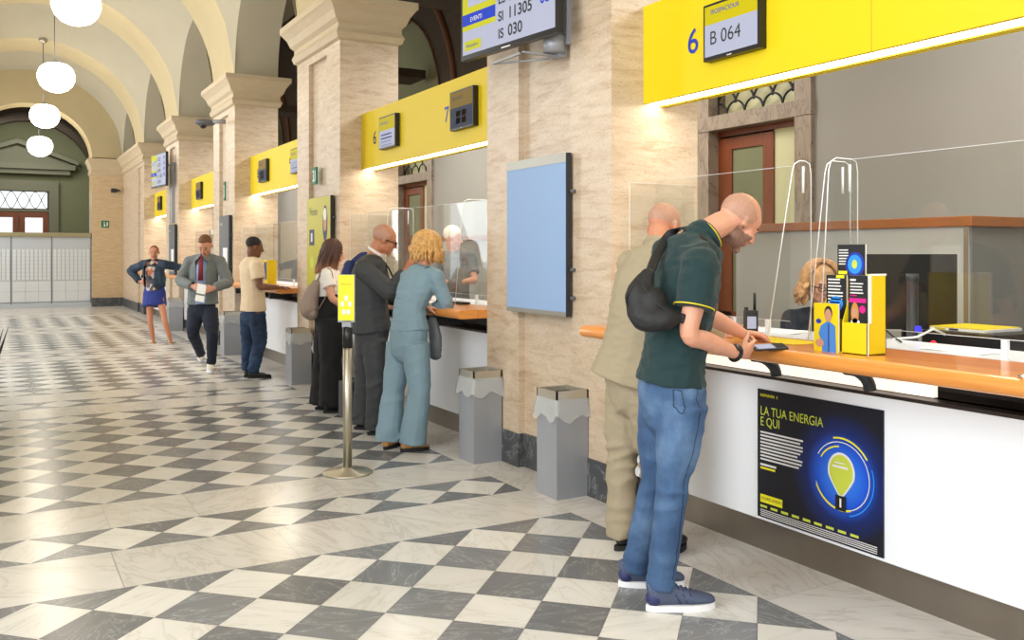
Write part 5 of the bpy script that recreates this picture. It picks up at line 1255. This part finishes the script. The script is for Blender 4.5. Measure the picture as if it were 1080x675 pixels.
m = MB(); limb(m, [W(333, 300, 8.48), W(328, 312, 8.48), W(326, 326, 8.48), W(328, 330, 8.48)], [(.05, .045), (.09, .075), (.11, .085), (.09, .07)], ref=DV(.2, -.9, 0)); me = remesh(m, .009, 4); wrinkle(me, .008, (14, 14, 3)); link('bag_body', me, 'taupe', t)
m = MB()
m.tube(*path([W(333, 300, 8.46), W(339, 288, 8.45), W(348, 284, 8.44), W(351, 296, 8.42), W(344, 312, 8.42), W(336, 326, 8.44)], [(.010, .004)]*6), 8); m.build('strap', 'taupe', t)

# ---- 6 the man in the cream shirt
J = dict(pelvis=W(267, 325, 11), waist=W(267, 310, 11), chest=W(266, 288, 11), neck=W(266, 271, 11), head=W(268.5, 261, 11), F=DV(.85, .45, -.2), U=DV(.1, 0, 1),
         shR=W(271, 281, 10.85), shL=W(259, 281, 11.17), elR=W(274, 302, 10.82), wrR=W(293, 303, 10.9), elL=W(268, 302, 11.2), wrL=W(285, 304, 11.2),
         hipR=W(271, 330, 10.92), hipL=W(262, 330, 11.08), knR=W(274, 360, 10.95), anR=W(267, 390, 10.98), knL=W(262, 361, 11.1), anL=W(261, 389, 11.1))
t, R = person('man in a cream short sleeved shirt and dark jeans at the third counter', J, 'skin_brown', vox=.008, build=1.05,
              hands=[(J['wrR'], DV(.95, .1, .05), DV(0, 0, -1), 1, .4), (J['wrL'], DV(.9, .1, 0), DV(0, 0, -1), -1, .4)], mats=['skin_brown', 'eye_dark', 'hair_dark', 'lip', 'stubble'])
top(t, J, 'cream_cloth', hw=.165, hd=.14, sl=.62, slr=(.078, .08, 0), hem=W(267, 328, 11), hemr=(.175, .155), chestr=(.18, .145), vox=.01, amp=.004, name='shirt', shr=.075)
trousers(t, J, 'denim_dark', r=(.105, .1, .085, .078, .072), vox=.01, amp=.006, pel=(.165, .14), name='jeans')
cap_hair(t, J['head'], R, 'hair_dark', 1.0)
for a, b_ in (((261, 399), (285, 398)), ((257, 398), (280, 396))): shoe(t, FL(*a), FL(*b_), 'shoe_black', 'sole_black', L=.28, h_=.055, name='sandal')

# ---- 7 the walking man
J = dict(pelvis=W(213, 322, 11.5), waist=W(214, 305, 11.5), chest=W(215.5, 286, 11.5), neck=W(216, 269, 11.5), head=W(216.5, 259.5, 11.42), F=DV(.02, -.82, -.5), U=DV(0, -.5, .85),
         shR=W(200, 276, 11.5), shL=W(232, 276, 11.5), elR=W(190.5, 296, 11.45), wrR=W(203, 302, 11.25), elL=W(240.5, 297, 11.45), wrL=W(226, 304, 11.25),
         hipR=W(206.5, 326, 11.5), hipL=W(221, 326, 11.48), knR=W(203.5, 351, 11.4), anR=W(211.5, 372, 11.85), knL=W(224, 353, 11.36), anL=W(223, 382, 11.42))
t, R = person('man in a grey jacket and tie walking towards the camera reading a paper', J, 'skin_fair', vox=.008, build=1.08, s=1.08,
              hands=[(J['wrR'], DV(.75, -.5, -.15), DV(.3, .6, -.2), 1, .9), (J['wrL'], DV(-.75, -.5, -.15), DV(-.3, .6, -.2), -1, .9)], mats=['skin_fair', 'eye_dark', 'hair_short', 'lip', 'stubble'], paints=[(4, lambda c: beard(c) and nz(c, 60) > .25)])
m = MB(); limb(m, [W(214, 322, 11.47), J['waist'], J['chest']+DV(0, -1, 0)*.01, J['neck']], [(.14, .13), (.13, .135), (.12, .14), (.06, .06)], J['ax'], cap=False); me = remesh(m, .01, 3); wrinkle(me, .003); link('shirt', me, 'light_shirt', t)
# open jacket: two fronts and a back in one shell
def open_jacket(t, J, mt, sp, hemc, hemr, cr, slr, name, vox=.009, gap=.05, amp=.005):
    j = top(t, J, mt, hw=cr[0], hd=cr[1], sl=2, slr=slr, hem=hemc, hemr=hemr, chestr=cr, vox=vox, amp=amp, name=name, shr=slr[0]*.98)
    me = j.data; bm = bmesh.new(); bm.from_mesh(me); F = J['face'];
    kill = []
    for f in bm.faces:
        c = f.calc_center_median(); q = c-J['chest']; a = q.dot(J['ax']); h = q.z
        g_ = gap*(1+.3*max(0, h*5)) if h > -.6 else gap
        if abs(a) < g_ and q.dot(F) > .02 and c.z < J['neck'].z+.02: kill.append(f)
    bmesh.ops.delete(bm, geom=kill, context='FACES'); bm.to_mesh(me); bm.free(); return j
J['face'] = DV(0, -1, 0)
open_jacket(t, J, 'grey_jacket', None, W(214, 321, 11.5), (.20, .15), (.185, .15), (.073, .07, .056), 'jacket', gap=.065)
for q in (-1, 1):
    m = MB(); c = J['neck']; m.prism([c+DV(q*.03, -.3, 0)*.07+Vector((0, 0, .03)), c+DV(q, -.3, 0)*.1+Vector((0, 0, .0)), c+DV(q*.9, -1, 0)*.15+Vector((0, 0, -.08)), c+DV(q*.25, -1, 0)*.15+Vector((0, 0, -.05))], DV(0, -1, 0)*.012); m.build('collar', 'grey_jacket', t)
c = J['neck']+DV(0, -1, 0)*.11; MB().tube([c+Vector((0, 0, -.02)), c+Vector((0, 0, -.08))+DV(0, -1, 0)*.04, c+Vector((0, 0, -.32))+DV(0, -1, 0)*.05], [(.02, .008), (.028, .008), (.034, .008)], 8, ref=DV(1, 0, 0)).build('tie', 'tie_red', t)
trousers(t, J, 'navy_cloth', r=(.105, .1, .075, .068, .058), vox=.01, amp=.004, pel=(.175, .13))
cap_hair(t, J['head'], R, 'hair_short', 1.08, c=((0, -.022, .056), (.078, .088, .074)), extra=(((0, .045, .092), (.05, .03, .022)),))
shoe(t, FL(221, 389.5), FL(224, 396), 'shoe_white', 'sole_white', L=.30, name='sneaker', wid=.052); shoe(t, FL(213, 379), FL(209, 387.5), 'shoe_white', 'sole_white', L=.30, name='sneaker', wid=.052, pitch=.35, lift=0)
t = thing('paper_sheet', W(211, 309, 11.12), 'white folded paper held by the walking man', 'paper')
m = MB(); a = [W(208.5, 299, 11.14), W(217.5, 300.5, 11.12), W(215, 319, 11.05), W(205.5, 317, 11.07)]; m.prism(a, DV(0, 1, 0)*.004); m.build('folded_sheet', 'paper', t)
MB().prism([a[0].lerp(a[3], .55)+DV(.4, -1, 0)*.004, a[1].lerp(a[2], .55)+DV(-.4, -1, 0)*.004, a[1].lerp(a[2], .65)+DV(-.4, -1, 0)*.004, a[0].lerp(a[3], .65)+DV(.4, -1, 0)*.004], DV(0, -1, 0)*.001).build('printed_line', 'grey_ink', t)

# ---- 8 the woman in the denim jacket
J = dict(pelvis=W(163, 310, 15), waist=W(163, 298, 15), chest=W(162, 286, 15), neck=W(162.5, 275.5, 15), head=W(162.5, 266.5, 14.95), F=DV(.25, -.95, -.12), U=DV(0, 0, 1),
         shR=W(151, 279, 15.05), shL=W(174, 279, 14.95), elR=W(138, 285, 15.25), wrR=W(147, 297, 15.12), elL=W(183.5, 280.5, 15.0), wrL=W(193, 283, 15.05),
         hipR=W(158, 314, 15), hipL=W(169, 314, 14.95), knR=W(158.5, 338, 14.97), anR=W(161.5, 359, 15.05), knL=W(174, 339, 14.85), anL=W(180, 359, 14.9))
t, R = person('woman with cropped reddish hair in a denim jacket and blue skirt, hand on hip', J, 'skin_tan', fem=True, vox=.009, build=.95, s=1.0, bare=True, hands=[(J['wrR'], DV(.8, -.3, -.2), DV(0, .9, 0), 1, .5), (J['wrL'], DV(.9, 0, .1), DV(0, 0, -1), -1, .4)], paints=[(5, lambda c: c.z > .03 and c.y < .05 and c.z+.4*c.y > .03 and c.y < .09-c.z*.3)], mats=['skin_tan', 'eye_dark', 'brow_brown', 'lip', 'stubble', 'hair_red'])
m = MB(); limb(m, [W(163, 308, 14.97), J['waist'], J['chest'], J['neck']], [(.145, .13), (.14, .13), (.14, .145), (.06, .06)], J['ax'], cap=False); me = remesh(m, .012, 3); link('printed_top', me, 'floral_print', t)
J['face'] = DV(.2, -1, 0); open_jacket(t, J, 'denim_jacket', None, W(163, 303, 15), (.18, .14), (.185, .15), (.075, .068, .055), 'denim_jacket', vox=.011, gap=.10)
m = MB(); limb(m, [J['pelvis']+Vector((0, 0, .13)), J['pelvis'], W(163, 323, 14.96)], [(.155, .13), (.19, .15), (.205, .16)], J['ax'], cap=False); me = remesh(m, .011, 4); wrinkle(me, .003, (12, 12, 3)); link('skirt', me, 'skirt_blue', t)
shoe(t, FL(161.5, 361), FL(161, 365), 'shoe_white', 'shoe_tan', L=.24, h_=.055, name='flat_shoe'); shoe(t, FL(179.5, 361), FL(184, 365.2), 'shoe_white', 'shoe_tan', L=.24, h_=.055, name='flat_shoe')

# ---- 9, 10 the clerks
def clerk(J, lab, skn, fem, s, mats, topm, **k):
    return person(lab, J, skn, fem=fem, vox=.007, s=s, build=.95, mats=mats, **k)
c = W(866, 303, 5.5)
J = dict(pelvis=c+Vector((.05, .05, -.74)), waist=c+Vector((.04, .04, -.55)), chest=c+Vector((.03, .03, -.33)), neck=c+Vector((.02, .03, -.15)), head=c, F=DV(.02, -1, -.12), U=DV(.1, 0, 1),
         shR=c+DV(-1, .2, 0)*.17+Vector((0, 0, -.2)), shL=c+DV(1, .2, 0)*.17+Vector((0, 0, -.2)), elR=c+DV(-1, -.3, 0)*.24+Vector((0, 0, -.42)), elL=c+DV(1, -.4, 0)*.24+Vector((0, 0, -.42)), wrR=c+DV(-.2, -1, 0)*.28+Vector((0, 0, -.43)), wrL=c+DV(.5, -1, 0)*.28+Vector((0, 0, -.43)),
         hipR=c+DV(-1, 0, 0)*.09+Vector((0, 0, -.77)), hipL=c+DV(1, 0, 0)*.09+Vector((0, 0, -.77)), knR=c+DV(-.3, -.9, 0)*.35+Vector((0, 0, -.8)), knL=c+DV(.3, -.9, 0)*.35+Vector((0, 0, -.8)), anR=c+DV(-.3, -.9, 0)*.33+Vector((0, 0, -1.22)), anL=c+DV(.3, -.9, 0)*.33+Vector((0, 0, -1.22)))
t, R = clerk(J, 'clerk with curly fair hair and glasses seated behind the near counter screen', 'skin_fair', True, 1.0, None, None)
top(t, J, 'navy_cloth', hw=.14, hd=.12, sl=.8, slr=(.066, .064, 0), hemr=(.16, .13), chestr=(.16, .12), vox=.009, amp=.003, name='navy_top', neckr=.06, shr=.06)
trousers(t, J, 'black_cloth', vox=.011)
locks(t, J['head'], R, 'hair_curly', 150, .13, s=1.08, curl=.017, seed=12, gap=72, thick=.013, puff=1.22, wave=.02)
O = J['head']; m = MB()
for q in (-1, 1):
    m.tube([O+R@Vector((q*.033+.022*math.cos(2*PI*k/12), .104, .003+.016*math.sin(2*PI*k/12))) for k in range(12)], .003, 6, closed_ring=True); m.tube([O+R@Vector((q*.055, .1, .008)), O+R@Vector((q*.083, .0, .006))], .003, 6)
m.build('glasses', 'matte_black', t)
def office_chair(c, lab):
    t = thing('office_chair', (c.x, c.y, 0), lab, 'chair', 'clerk chairs')
    m = MB(); m.box(c.x-.24, c.x+.24, c.y-.24, c.y+.24, c.z-.2, c.z-.13, .03); m.build('seat', 'charcoal', t)
    m = MB(); m.tube([(c.x, c.y, .06), (c.x, c.y, c.z-.2)], .03, 10); m.build('column', 'dark_plastic', t)
    for k in range(5):
        a = 2*PI*k/5; MB().tube([(c.x, c.y, .08), (c.x+.28*math.cos(a), c.y+.28*math.sin(a), .04)], [.025, .018], 8).build('foot', 'dark_plastic', t)
office_chair(J['pelvis'], 'office chair under the curly haired clerk')
c = W(478, 252, 9.3)
J = {k: c+(v-W(866, 303, 5.5)) for k, v in J.items() if k not in ('F', 'U', 'ax')}; J['F'] = DV(.8, -.4, -.2); J['U'] = DV(.1, 0, 1)
t, R = clerk(J, 'white haired clerk seated behind the screen of the second counter', 'skin_tan', False, 1.0, None, None)
top(t, J, 'bag_grey', hw=.15, hd=.12, sl=.7, slr=(.07, .07, 0), hemr=(.16, .13), chestr=(.165, .13), vox=.01, amp=.003, name='grey_shirt')
trousers(t, J, 'black_cloth', vox=.011); cap_hair(t, J['head'], R, 'hair_white', 1.06, vox=.008, amp=.004)
office_chair(J['pelvis'], 'office chair under the white haired clerk')

plant()
